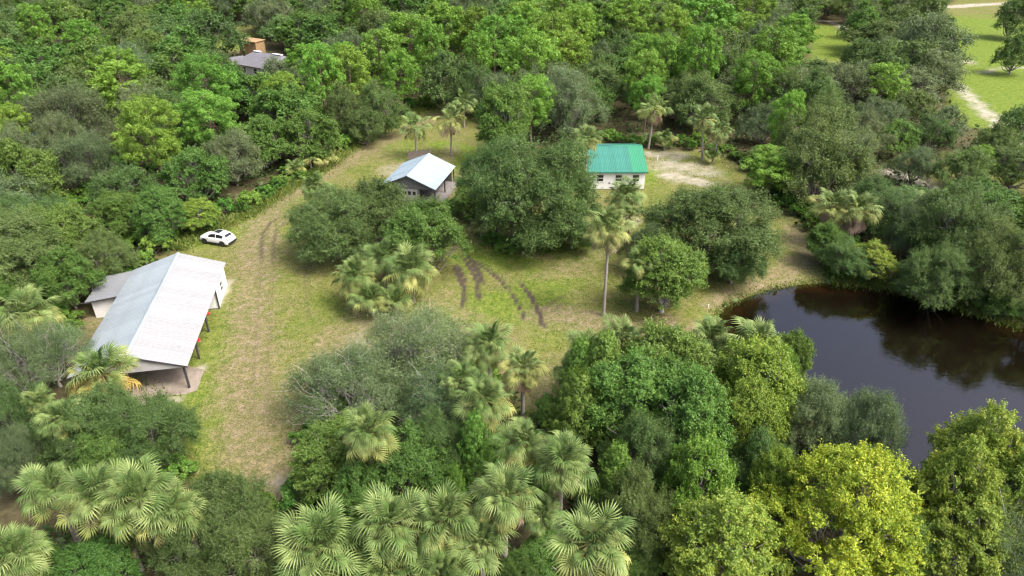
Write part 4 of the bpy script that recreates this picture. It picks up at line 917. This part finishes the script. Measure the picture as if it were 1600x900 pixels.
def pine_tree(name, seed, Rc, h, zb, ntuft, nn, length, width, mat, dome=.75):
    rng = np.random.default_rng(seed); mb = MB(); V = []; Tn = []
    mb.tube([(0, 0, -.3), (.1, .05, h*.4), (.05, .1, h*.75), (0, 0, h*.96)], [.24, .19, .11, .03], 7, False)
    for i in range(ntuft):
        t = (i+.5)/ntuft                      # 0 bottom .. 1 top
        z = zb+(h-zb)*t**.85*.97
        prof = Rc*(math.sqrt(max(0, 1-max(0, (t-.32)/.70)**2)) if t > .32 else .68+t)
        a = i*2.39996+rng.uniform(-.4, .4); rr = min(prof, Rc)*rng.uniform(.62, 1.0)*(1-.15*(rng.random() < .3))
        c = np.array([math.cos(a)*rr, math.sin(a)*rr, z+rng.uniform(-.4, .4)])
        if i % 2 == 0: limb(mb, rng, (0, 0, max(zb*.8, z-rr*.35)), c, .06, .02, .0, 4, 2)
        rc = Rc*rng.uniform(.17, .26); sub = rng.integers(3, 6); gt = rng.uniform(0, 1)
        out = unit(np.array([c[0], c[1], Rc*.55]))
        for s in range(sub):                  # a bough end is a few needle pompoms
            cc = c+rng.normal(size=3)*rc*.7*np.array([1, 1, .45]); br = rc*rng.uniform(.5, .8)
            n = int(nn*rng.uniform(.7, 1.2)); v = unit(rng.normal(size=(n, 3))+out*.35+np.array([0, 0, .35]))
            p = cc+v*br*rng.uniform(.75, 1.08, (n, 1))*np.array([1, 1, .85]); nr = unit(v*.75+rng.normal(size=(n, 3))*.38)
            V.append(leaves(rng, p, nr, length, width, .35, tri=True))
            Tn.append(np.stack([rng.uniform(0, 1, n), np.full(n, np.clip(gt*.5+rng.uniform(0, .5), 0, 1)), rng.uniform(0, 1, n), np.ones(n)], -1))
    return dict(crown=finish_leaves(name+'_crown', np.concatenate(V), np.concatenate(Tn), mat, 3), trunk=trunk_mesh(name+'_trunk', mb, BARK_PINE), R=Rc, h=h)
def cedar_tree(name, seed, Rc, h, nspray, nn, leaf, mat):
    rng = np.random.default_rng(seed); mb = MB(); V = []; Tn = []
    mb.tube([(0, 0, -.3), (0, 0, h*.5), (0, 0, h*.95)], [.14, .09, .02], 6, False)
    for i in range(nspray):
        t = (i+rng.random())/nspray; z = h*(.08+.9*t); prof = Rc*(1-t**1.6)**.8*(1.0 if t > .15 else .8)*(.8+.3*math.sin(i*1.7))+.08
        a = i*2.39996; rr = prof*rng.uniform(.55, 1.0)
        c = np.array([math.cos(a)*rr, math.sin(a)*rr, z]); out = np.array([math.cos(a)*.5, math.sin(a)*.5, .8]); out = out/np.linalg.norm(out)
        n = int(nn*rng.uniform(.7, 1.3)); L = Rc*rng.uniform(.28, .5)
        u = rng.uniform(0, 1, (n, 1)); p = c+out*u*L+rng.normal(size=(n, 3))*L*.28*(1.1-u)
        nr = unit(rng.normal(size=(n, 3))*.6+np.array([math.cos(a), math.sin(a), .7]))
        V.append(leaves(rng, p, nr, leaf, .4, .3, np.broadcast_to(out, (n, 3)), .7, tri=True))
        Tn.append(np.stack([np.clip(u[:, 0]*.5+rng.uniform(0, .5, n), 0, 1), np.full(n, rng.uniform(0, 1)), rng.uniform(0, 1, n), np.ones(n)], -1))
    return dict(crown=finish_leaves(name+'_crown', np.concatenate(V), np.concatenate(Tn), mat, 3), trunk=trunk_mesh(name+'_trunk', mb, BARK), R=Rc, h=h)

PROTO = {}
def protos():
    for i in range(3):
        for lod, (nl, nc, npc, lf) in dict(hi=(17, 34, 265, .122), mid=(15, 31, 145, .17), lo=(13, 25, 90, .25)).items():
            if lod == 'hi' and i == 2: continue
            PROTO['oak', lod, i] = broad_tree('oak', 10+i, 5.0, 8.6, 1.0, nl, nc, npc, lf, .62, LM['oak'], BARK, droop=.2, drop=.22, spike=.8)
            PROTO['leafy', lod, i] = broad_tree('leafy', 20+i, 4.4, 9.0, .9, nl, nc, int(npc*.85), lf*1.12, .72, LM['leafy'], BARK, lobe=(.2, .36), clump=(.07, .155), flat=1.0, drop=.2, spike=.7)
            PROTO['oakgrey', lod, i] = broad_tree('oakgrey', 30+i, 5.0, 8.8, .9, nl, nc, int(npc*1.1), lf*.9, .55, LM['oakgrey'], BARK, droop=.4, drop=.2, clump=(.08, .18), spike=.6)
        PROTO['pine', 'mid', i] = pine_tree('pine', 40+i, 4.2, 12.5, 4.2, 64, 115, .25, .42, LM['pine'])
        PROTO['pine', 'lo', i] = pine_tree('pine', 50+i, 4.2, 12.5, 4.0, 56, 66, .33, .48, LM['pine'])
    for i in range(2):
        PROTO['bare', 'hi', i] = broad_tree('bare', 60+i, 4.4, 7.0, 1.4, 17, 18, 190, .12, .5, LM['bare'], BARK_PALE, drop=.12, flat=.6, clump=(.13, .25), twig_r=.03, tr=.2, shell=.7, spike=.6, twig_p=1.0)
        PROTO['cedar', 'hi', i] = cedar_tree('cedar', 70+i, 2.0, 7.2, 210, 105, .15, LM['cedar'])
        PROTO['lime', 'hi', i] = broad_tree('lime', 80+i, 3.2, 9.0, 1.5, 20, 24, 210, .14, .7, LM['lime'], BARK_PALE, lobe=(.26, .38), clump=(.12, .2), flat=1.0, drop=.16, spike=.6)
        PROTO['fresh', 'hi', i] = broad_tree('fresh', 85+i, 3.6, 9.0, 1.2, 22, 28, 190, .135, .7, LM['fresh'], BARK_PALE, lobe=(.22, .38), clump=(.09, .18), flat=1.0, drop=.16, spike=.6)
        PROTO['olive', 'hi', i] = broad_tree('olive', 90+i, 3.4, 8.5, 1.5, 19, 23, 190, .14, .6, LM['olive'], BARK_PALE, flat=.9, drop=.2, shell=.6, spike=.6)
        if i == 0: PROTO['yellow', 'hi', i] = broad_tree('yellow', 100+i, 4.6, 9.6, 1.2, 28, 28, 220, .14, .65, LM['yellow'], BARK, lobe=(.18, .34), clump=(.06, .13), flat=.95, drop=.16, spike=.6)
        PROTO['shrub', 'hi', i] = broad_tree('shrub', 110+i, 1.6, 1.9, .2, 9, 11, 70, .2, .6, LM['shrub'], BARK, tr=.05, twig_r=.008)
protos()
NV = dict(fresh=2, oak=3, leafy=3, oakgrey=3, pine=3, bare=2, cedar=2, lime=2, olive=2, yellow=2, shrub=2)
KIND = dict(fresh=('broadleaf_tree', 'tree'), oak=('oak_tree', 'oak'), oakgrey=('oak_tree', 'oak'), leafy=('broadleaf_tree', 'tree'), pine=('pine_tree', 'pine'), bare=('oak_tree', 'oak'),
            cedar=('cedar_tree', 'cedar'), lime=('broadleaf_tree', 'tree'), olive=('broadleaf_tree', 'tree'), yellow=('broadleaf_tree', 'tree'), shrub=('shrub', 'shrub'))
GROUP = dict(fresh='leafy trees of the woodland', oak='oaks of the woodland', oakgrey='oaks of the woodland', bare='oaks of the woodland', leafy='leafy trees of the woodland', pine='bright pines', cedar='bright cedars',
             lime='yellowing trees', olive='yellowing trees', yellow='yellowing trees', shrub='shrubs along the wood edge')
def plant(sp, x, y, h, rc, label, rng):
    dist = math.hypot(x, y)
    lod = 'hi' if dist < 95 else ('mid' if dist < 135 else 'lo')
    if sp == 'pine': lod = 'mid' if dist < 135 else 'lo'
    elif sp in ('fresh', 'bare', 'cedar', 'lime', 'olive', 'yellow', 'shrub'): lod = 'hi'
    nv = 1 if sp == 'yellow' else 2 if lod == 'hi' else NV[sp]
    p = PROTO[sp, lod, int(rng.integers(nv))]
    nm, cat = KIND[sp]
    z = float(ground_z(np.array([x]), np.array([y]))[0])
    t = empty(nm, (x, y, max(z, -.6)), float(rng.uniform(0, 6.283)))
    sx = rc/p['R']; sz = h/p['h']; t.scale = (sx*rng.uniform(.86, 1.14), sx*rng.uniform(.86, 1.14), sz)
    tag(t, label, cat, GROUP[sp])
    link('trunk', p['trunk'], t); link('crown', p['crown'], t)
    return t
rngT = np.random.default_rng(77)
for sp, x, y, h, rc, label in TREES: plant(sp, x, y, h, rc, label, rngT)

# ---- the woods beyond: every tree its own object, named by what it stands closest to
LANDMARKS = [((-37, 77), 'the white car'), ((-41, 62), 'the barn lean-to'), ((-33, 102), 'the lane-side low palms'), ((-20, 128), 'the far lane mouth'),
 ((-58, 169), 'the grey-roofed house'), ((-70, 191), 'the raw wood shell'), ((-81, 113), 'the blue tarp'), ((-53, 119), 'the tallest barn-side pine'),
 ((-52, 96), 'the lean-to pine'), ((-9, 126), 'the lane-end palm'), ((10, 119), 'the feathery grey oak'), ((24, 114), 'the leaning cabin palm'),
 ((32, 108), 'the sandy yard palm pair'), ((47, 178), 'the largest far pine'), ((42, 104), 'the narrow yellow-green pine'), ((37, 92), 'the squat rounded pine'),
 ((49, 74), 'the reddish-fronded palm'), ((69, 97), 'the little sandside pine'), ((71, 133), 'the sand-strip pine'), ((97, 168), 'the big mossy lawn oak'),
 ((76, 192), 'the start of the sand road'), ((-23, 159), 'the broadest lane-end pine'), ((9, 160), 'the golden-tipped pine'), ((-88, 122), 'the left-edge pine'),
 ((30, 190), 'the yellowish ridge pine'), ((-120, 200), 'the far left woods'), ((-60, 240), 'the ridge behind the house'), ((0, 240), 'the ridge above the lane'),
 ((60, 245), 'the ridge above the cabin'), ((-110, 150), 'the left-hand woods'), ((150, 216), 'the far right corner oak'), ((50, 63), 'the far-bank dark oak'),
 ((-150, 260), 'the far left corner'), ((110, 130), 'the right-edge sandy woods'), ((-28, 144), 'the lane-mouth pine'), ((64, 134), 'the bright lawn grey oak')]
ORD0 = 'closest|second closest|third closest|fourth closest|fifth closest|sixth closest|seventh closest|eighth closest|ninth closest|tenth closest|eleventh closest|twelfth closest|thirteenth closest|fourteenth closest|fifteenth closest|sixteenth closest|seventeenth closest|eighteenth closest|nineteenth closest|twentieth closest'.split('|')
ORD = ORD0+['twenty-%s' % w for w in ORD0[:9]]+['thirtieth closest']+['thirty-%s' % w for w in ORD0[:9]]+['fortieth closest']+['forty-%s' % w for w in ORD0[:9]]
for _i, _w in ((20, 'twenty-first closest'), (30, 'thirty-first closest'), (40, 'forty-first closest')): ORD[_i] = _w
def woods():
    rng = np.random.default_rng(5)
    placed = [(t[1], t[2], t[4]) for t in TREES]+[(p[0], p[1], 1.6) for p in PALMS]
    PX = [a for a, _, _ in placed]; PY = [a for _, a, _ in placed]; PR = [a for _, _, a in placed]
    block = [((-33-1.7, 47+9.6), 12.5), ((-12.5, 94.5), 8.), ((15.3, 101), 8.5), ((-58.3, 169.4), 10.5), ((-69.6, 190.9), 5), ((-68.7, 174.6), 4.5), ((-37, 77.3), 4.), ((-81, 113.5), 3.6), ((-55.4, 160.9), 7.5)]
    rows = []
    cand = []
    y = 46.0
    while y < 330:
        step = 5.2+y*.021
        half = y*.80+16
        x = -half
        while x < half:
            cand.append((x+rng.uniform(-.42, .42)*step, y+rng.uniform(-.42, .42)*step, step)); x += step
        y += step*.92
    for x, y, step in cand:
        ax = np.array([x]); ay = np.array([y])
        rc = step*rng.uniform(.5, .95)
        if min(float(sdist(ax, ay, p)[0]) for p in CLEAR) < rc*.75: continue
        if float(sdist(ax, ay, POND)[0]) < rc*.8+.5: continue
        po = min(float(sdist(ax, ay, p)[0]) for p in OPEN)
        if po < 1.0 and not (x > 60 and y > 60 and y < 150 and rng.random() < .36): continue
        if any(float(sdist(ax, ay, p)[0]) < rc*.4 for p in NOTREE): continue
        if any(math.hypot(x-c[0], y-c[1]) < r+rc*.55 for c, r in block): continue
        if y < 60 and -36 < x < 34: continue
        d = np.hypot(np.array(PX)-x, np.array(PY)-y)
        if (d < (np.array(PR)+rc)*.56).any(): continue
        PX.append(x); PY.append(y); PR.append(rc*.9)
        pinez = .34 if (-45 < x < 75 and y > 118) else .08
        u = rng.random()
        if x > 60 and y < 150: sp = 'oakgrey' if u < .55 else 'oak' if u < .85 else 'leafy'
        elif u < pinez: sp = 'pine'
        elif x < -25: sp = 'leafy' if u < .5 else 'oak' if u < .85 else 'oakgrey'
        else: sp = 'oak' if u < .65 else 'oakgrey' if u < .88 else 'leafy'
        if x < -25 and rng.random() < .035 and y < 150: sp = 'bare'
        h = (rng.uniform(6.5, 10.5)+min(3.5, y*.012)+.35*(rc-step*.72)) if sp != 'pine' else rng.uniform(10.5, 16.5)
        if x > 60 and y < 160: h *= .8
        if y < 85: h *= .85
        if sp == 'pine': rc = min(rc, 5.2)*rng.uniform(.75, 1.)
        # lower growth where the far house, the bright lawns and the sand show over the trees
        cut = [38-k*y-.4 for lo, hi, ym, k in ((-.40, -.30, 166, .2), (.405, .48, 186, .205), (.60, .82, 143, .265), (.588, .675, 92, .398)) if lo < x/y < hi and y < ym]
        if cut:
            h = min([h]+cut)
            if h < 4.2: continue
        rows.append([sp, x, y, h, rc])
    lists = {}
    for r in rows:
        k = min(range(len(LANDMARKS)), key=lambda i: math.hypot(r[1]-LANDMARKS[i][0][0], r[2]-LANDMARKS[i][0][1]))
        c = LANDMARKS[k][0]; lists.setdefault((k, r[0]), []).append((math.hypot(r[1]-c[0], r[2]-c[1]), r))
    word = dict(bare='bare-limbed grey woodland oak', oak='dark green woodland oak', oakgrey='grey-green mossy woodland oak', leafy='mid green leafy woodland tree', pine='bright green woodland pine')
    for (k, sp), l in lists.items():
        l.sort(key=lambda e: e[0])
        for i, (_, r) in enumerate(l):
            plant(*r, '%s, %s such tree to %s' % (word[sp], ORD[min(i, len(ORD)-1)], LANDMARKS[k][1]), rng)
    return len(rows)
NW = woods()
def shrubs():
    rng = np.random.default_rng(15); rows = []; cl = CLEAR[0]+CLEAR[0][:1]; acc = []
    for i in range(len(cl)-1):
        (ax, ay), (bx, by) = cl[i], cl[i+1]; L = math.hypot(bx-ax, by-ay); n = int(L/1.5)
        for k in range(n):
            t = (k+rng.random())/max(1, n); off = rng.uniform(.4, 3.2); nx, ny = (by-ay)/L, -(bx-ax)/L
            for sgn in (1, -1):
                x = ax+(bx-ax)*t+nx*off*sgn; y = ay+(by-ay)*t+ny*off*sgn
                if float(sdist(np.array([x]), np.array([y]), CLEAR[0])[0]) > .3: acc.append((x, y)); break
    for _ in range(260):
        y = 60+rng.random()*75; acc.append((rng.uniform(-.8, -.3)*y-6, y))
    keep = []
    for x, y in acc:
        ax = np.array([x]); ay = np.array([y])
        if min(float(sdist(ax, ay, p)[0]) for p in CLEAR) < .2 or float(sdist(ax, ay, POND)[0]) < .8: continue
        if any(math.hypot(x-a, y-b) < 1.7 for a, b in keep): continue
        lx = (x+32.72)*math.cos(R(10.7))+(y-47.1)*math.sin(R(10.7)); ly = -(x+32.72)*math.sin(R(10.7))+(y-47.1)*math.cos(R(10.7))
        if -9.5 < lx < 6.2 and -1.5 < ly < 21: continue
        if abs(x) > .78*y+2 or y < 27 or (y < 60 and -2 < x < 12) or math.hypot(x+37, y-77.3) < 4: continue
        if 94 < y < 108 and 9 < x < 21: continue
        keep.append((x, y))
    keep = keep[:230]
    lm = LANDMARKS+[((-30, 45), 'the orange-tinged palm'), ((-13, 57), 'the thin dark lawn post'), ((-9, 33.6), 'the lone thicket palm'), ((5, 45), 'the lawn-edge palm pair'), ((-25, 29), 'the pinkish-fronded palm'), ((21, 62), 'the white pond pipe'), ((16, 95), 'the white cabin'), ((-18, 30), 'the bottom lawn oak'), ((-13, 94), 'the shed'), ((4, 78), 'the biggest oak')]
    lists = {}
    for x, y in keep:
        k = min(range(len(lm)), key=lambda i: math.hypot(x-lm[i][0][0], y-lm[i][0][1])); lists.setdefault(k, []).append((math.hypot(x-lm[k][0][0], y-lm[k][0][1]), x, y))
    for k, l in lists.items():
        for i, (_, x, y) in enumerate(sorted(l)):
            plant('shrub', x, y, rng.uniform(1.2, 2.6), rng.uniform(1.0, 2.0), 'low green shrub at the wood edge, %s to %s' % (ORD[i], lm[k][1]), rng)
shrubs()

# ------------------------------------------------------------------ palms
def frond_mesh(name, seed, mat, droop, fold, K=22, Lp=.85, L=.84):
    rng = np.random.default_rng(seed); V = []; Ls = []; S = []; T = []
    def add(pts, faces, tr, tips):
        n = len(V); V.extend(pts)
        for f in faces: Ls.extend(n+i for i in f); S.append(len(f))
        for tp in tips: T.append((tr, tp, 0, 1))
    def spine(s):  # petiole, then arching costa
        x = s; z = -.05*s*s-(droop*.35*max(0, s-Lp)**2)
        return np.array([x, 0, z])
    w = .035
    for i in range(3):
        a = spine(Lp*i/3); b = spine(Lp*(i+1)/3)
        add([tuple(a+(0, w, 0)), tuple(a-(0, w, 0)), tuple(b-(0, w*.8, 0)), tuple(b+(0, w*.8, 0))], [(0, 1, 2, 3)], .9, (.5,)*4)
        add([tuple(a+(0, 0, -w)), tuple(a+(0, w, 0)), tuple(b+(0, w*.8, 0)), tuple(b+(0, 0, -w*.8))], [(0, 1, 2, 3)], .9, (.5,)*4)
    for k in range(K):
        u = (k+.5)/K*2-1; th = u*R(128)+rng.normal()*.02
        s0 = Lp+.38*(1-abs(u))**1.0; o = spine(s0)
        ln = L*(.62+.38*math.cos(th*.62))*rng.uniform(.9, 1.06)
        d = np.array([math.cos(th), math.sin(th), 0]); nrm = np.array([-d[1], d[0], 0])
        hw = ln*math.sin(R(256/K/2))*.5
        dr = droop*rng.uniform(.7, 1.3)
        def pt(t, side, lift=0.0):
            r = ln*t
            z = fold*r*abs(math.sin(th))*(1-.6*t)-dr*.55*max(0, t-.35)**2*ln*1.9
            shrink = 1-.22*dr*max(0, t-.5)
            return tuple(o+d*r*shrink+nrm*side+np.array([0, 0, z+lift]))
        wd = hw*1.0
        add([pt(.02, 0), pt(.5, wd*.9, .0), pt(.5, 0, .06), pt(.5, -wd*.9, .0), pt(.76, wd*.5), pt(.76, -wd*.5), pt(1.0, 0)],
            [(0, 2, 1), (0, 3, 2), (1, 2, 4), (2, 5, 4), (2, 3, 5), (4, 5, 6)], rng.uniform(0, 1), (0, .05, .05, .05, .35, .35, 1.0))
    return np_mesh(name, np.array(V), Ls, S, mat, tint=np.array(T))
FR = {}
for c in FM:
    for i, (dr, fo) in enumerate(((.75, .4), (1.25, .28), (1.7, .12))):
        FR[c, i] = frond_mesh('frond_'+c, 7*i+3, FM[c], dr if c != 'dead' else 1.6, fo if c != 'dead' else -.3)
def palm_trunk_mesh():
    b = MB(); n = 14; pts = []; rad = []
    for i in range(n+1): pts.append((0, 0, i/n)); rad.append((1.25-.3*min(1, i/4))*(1.0+.09*(-1)**i))
    b.tube(pts, rad, 8, True); return b.mesh('palm_trunk', BARK_PALM, True)
PTR = palm_trunk_mesh()
def boot_mesh():
    b = MB(); rng = random.Random(2)
    for i in range(26):     # cut leaf bases criss-crossing under the crown
        a = i*2.4; z = -.75+.75*i/26; d = Vector((math.cos(a), math.sin(a), 0)); s = Vector((-d.y, d.x, 0))*.05
        p = d*.15+Vector((0, 0, z)); q = d*.30+Vector((0, 0, z+.28))
        b.quad(p+s, p-s, q-s*.7, q+s*.7)
    return b.mesh('boots', BARK_PALM)
BOOT = boot_mesh()
PAL = dict(g=('green', 'pale', 'green', 'pale', 'yellow'), y=('pale', 'green', 'pale', 'yellow', 'yellow'), s=('pale', 'pale', 'yellow', 'yellow', 'dead'),
           o=('green', 'pale', 'yellow', 'orange', 'orange'), d=('green', 'pale', 'pale', 'yellow', 'dead'))
def palm(x, y, h, rc, lean, style, label, seed):
    rng = random.Random(seed)
    z = float(ground_z(np.array([x]), np.array([y]))[0])
    t = empty('palm_tree', (x, y, z)); tag(t, label, 'palm', 'cabbage palms')
    r = rng.uniform(.15, .19)
    tilt = math.atan2(lean, h) if lean else rng.uniform(-.03, .03)
    t.rotation_euler = (rng.uniform(-.03, .03), tilt, 0)
    hh = h-.25
    link('trunk', PTR, t, (0, 0, -.15), (0, 0, rng.uniform(0, 6)), (r, r, max(.25, hh+.1)))
    if h > 2.5: link('leaf_bases', BOOT, t, (0, 0, hh))
    sc = rc/1.68
    n = rng.randint(54, 68) if h > 3 else 36
    far = math.hypot(x, y) > 100
    if far: n = 30
    pal = PAL[style]
    for i in range(n):
        f = (i+.5)/n                       # 0 youngest .. 1 oldest
        az = i*2.39996+rng.uniform(-.45, .45)
        el = R(86)-R(140 if h > 3 else 86)*f**.85+rng.uniform(-.2, .2)
        c = pal[min(4, int(f*5+rng.uniform(-.5, .5)))] if f > .1 else pal[0]
        if (style in 'sd' and f > .86) or (h > 4 and f > .95): c = 'dead'
        if c == 'dead': el = R(-58)+rng.uniform(-.25, .2)
        k = 0 if f < .3 else (1 if f < .65 else 2)
        o = link('frond', FR[c, k], t, (math.cos(az)*.08, math.sin(az)*.08, hh+.12*(1-f)),
                 (rng.uniform(-.8, .8), -el, az))
        s = sc*rng.uniform(.62, 1.16)*(.8+.2*min(1, f*3)); o.scale = (s, s*rng.uniform(.92, 1.08), s)
for i, (x, y, h, rc, lean, style, label) in enumerate(PALMS): palm(x, y, h, rc, lean, style, label, 100+i)

# ------------------------------------------------------------------ low growth: verge grass, undergrowth
def grass_stuff():
    rng = np.random.default_rng(9); P_ = []
    def along(pts, w, n, side=0.0):
        pts = np.array(pts); seg = np.diff(pts, axis=0); L = np.hypot(seg[:, 0], seg[:, 1]); cum = np.concatenate(([0], np.cumsum(L)))
        s = rng.uniform(0, cum[-1], n); i = np.clip(np.searchsorted(cum, s)-1, 0, len(seg)-1); t = (s-cum[i])/L[i]
        nn = np.stack([-seg[:, 1], seg[:, 0]], -1)/L[:, None]
        return pts[i]+seg[i]*t[:, None]+nn[i]*(side+rng.normal(size=(n, 1))*w)
    cl = CLEAR[0]
    P_.append((along(cl[0:8], 1.0, 15000, -.5), .6))          # tall weeds on the lane's wooded verge
    P_.append((along(cl[10:16], .8, 1500), .4))
    P_.append((along(POND[5:11]+[], .9, 5000, 0.9), .4))
    P_.append((along(POND[0:6], .4, 1400, .6), .2))
    for a in ((TAN[8][0], 500),): P_.append((along(a[0], .8, a[1]), .3))
    # short tufts over the lawn
    x = rng.uniform(-38, 36, 60000); y = rng.uniform(30, 112, 60000)
    k = (sdist(x, y, CLEAR[0]) < -.3) & (vnoise(x/2.6, y/2.6, 71)+.5*vnoise(x/.9, y/.9, 72) > .05) & (sdist(x, y, POND) > .6)
    for pts, w, a in RUT: k &= seg_dist(x, y, pts) > w*1.1
    for pts, w, a in SAND+TAN: k &= seg_dist(x, y, pts) > w*.8*a
    # no grass under roofs or on slabs
    c, s = math.cos(R(10.7)), math.sin(R(10.7)); lx = (x+32.72)*c+(y-47.1)*s; ly = -(x+32.72)*s+(y-47.1)*c
    k &= ~((lx > -8.3) & (lx < 5.1) & (ly > -1) & (ly < 19.6)); k &= ~((x > 10) & (x < 20.3) & (y > 94.5) & (y < 108))
    c, s = math.cos(R(-12.6)), math.sin(R(-12.6)); lx = (x+14.55)*c+(y-90)*s; ly = -(x+14.55)*s+(y-90)*c
    k &= ~((lx > -4.3) & (lx < 9.2) & (ly > -.6) & (ly < 10)); k &= np.hypot(x+36.95, y-77.35) > 2.6
    P_.append((np.stack([x[k], y[k]], -1), .17))
    V = []; T = []
    for p, h in P_:
        n = len(p); hh = h*rng.uniform(.5, 1.25, n); a = rng.uniform(0, 6.283, n); w = .03+.045*hh; b = rng.normal(size=(n, 2))*.35*hh[:, None]
        z = ground_z(p[:, 0], p[:, 1])-.02
        d = np.stack([np.cos(a)*w, np.sin(a)*w], -1)
        q = np.stack([np.concatenate([p-d, z[:, None]], 1), np.concatenate([p+d, z[:, None]], 1), np.concatenate([p+d*.6+b, (z+hh*.75)[:, None]], 1), np.concatenate([p-d*.6+b*1.4, (z+hh)[:, None]], 1)], 1)
        V.append(q.reshape(-1, 3)); T.append(np.stack([rng.uniform(0, 1, n), np.clip(.5+.5*vnoise(p[:, 0]/4, p[:, 1]/4, 8), 0, 1), np.zeros(n), np.ones(n)], -1))
    m = leaf_mat('grass_blades', [(.07, .12, .02), (.145, .2, .036), (.27, .27, .085)], trans=.3, objvar=0, clump=.4)
    me = finish_leaves('grass', np.concatenate(V), np.concatenate(T), m)
    tag(link('grass', me), 'tall verge weeds and short grass tufts over the lawn', 'grass', None, 'stuff')
    # low leafy growth on the forest floor
    n = 60000; y = 26+rng.uniform(0, 1, n)**1.4*170; x = rng.uniform(-1, 1, n)*(y*.8+12)
    d = np.minimum.reduce([sdist(x, y, p) for p in CLEAR+OPEN])
    k = (d > -.4+.7*vnoise(x/2, y/2, 81)) & (sdist(x, y, POND) > .3) & (vnoise(x/3.5, y/3.5, 82) > -.45)
    c, s = math.cos(R(10.7)), math.sin(R(10.7)); lx = (x+32.72)*c+(y-47.1)*s; ly = -(x+32.72)*s+(y-47.1)*c
    k &= ~((lx > -9) & (lx < 5.6) & (ly > -1.2) & (ly < 20.2))
    x = x[k]; y = y[k]; n = len(x)
    hz = rng.uniform(.0, 1.0, n)**1.5*(.9+.5*vnoise(x/5, y/5, 83)); z = ground_z(x, y)+.05+hz
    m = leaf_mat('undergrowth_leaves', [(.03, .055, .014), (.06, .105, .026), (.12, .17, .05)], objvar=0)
    pts = np.stack([x, y, z], -1); nr = unit(rng.normal(size=(n, 3))*.6+np.array([0, 0, .8]))
    T = np.stack([rng.uniform(0, 1, n), np.clip(.5+.5*vnoise(x/3, y/3, 84), 0, 1), np.zeros(n), np.ones(n)], -1)
    me = finish_leaves('undergrowth', leaves(rng, pts, nr, .5+.002*y[:, None], .6), T, m)
    tag(link('undergrowth', me), 'low leafy growth on the shaded woodland floor', 'undergrowth', None, 'stuff')
grass_stuff()
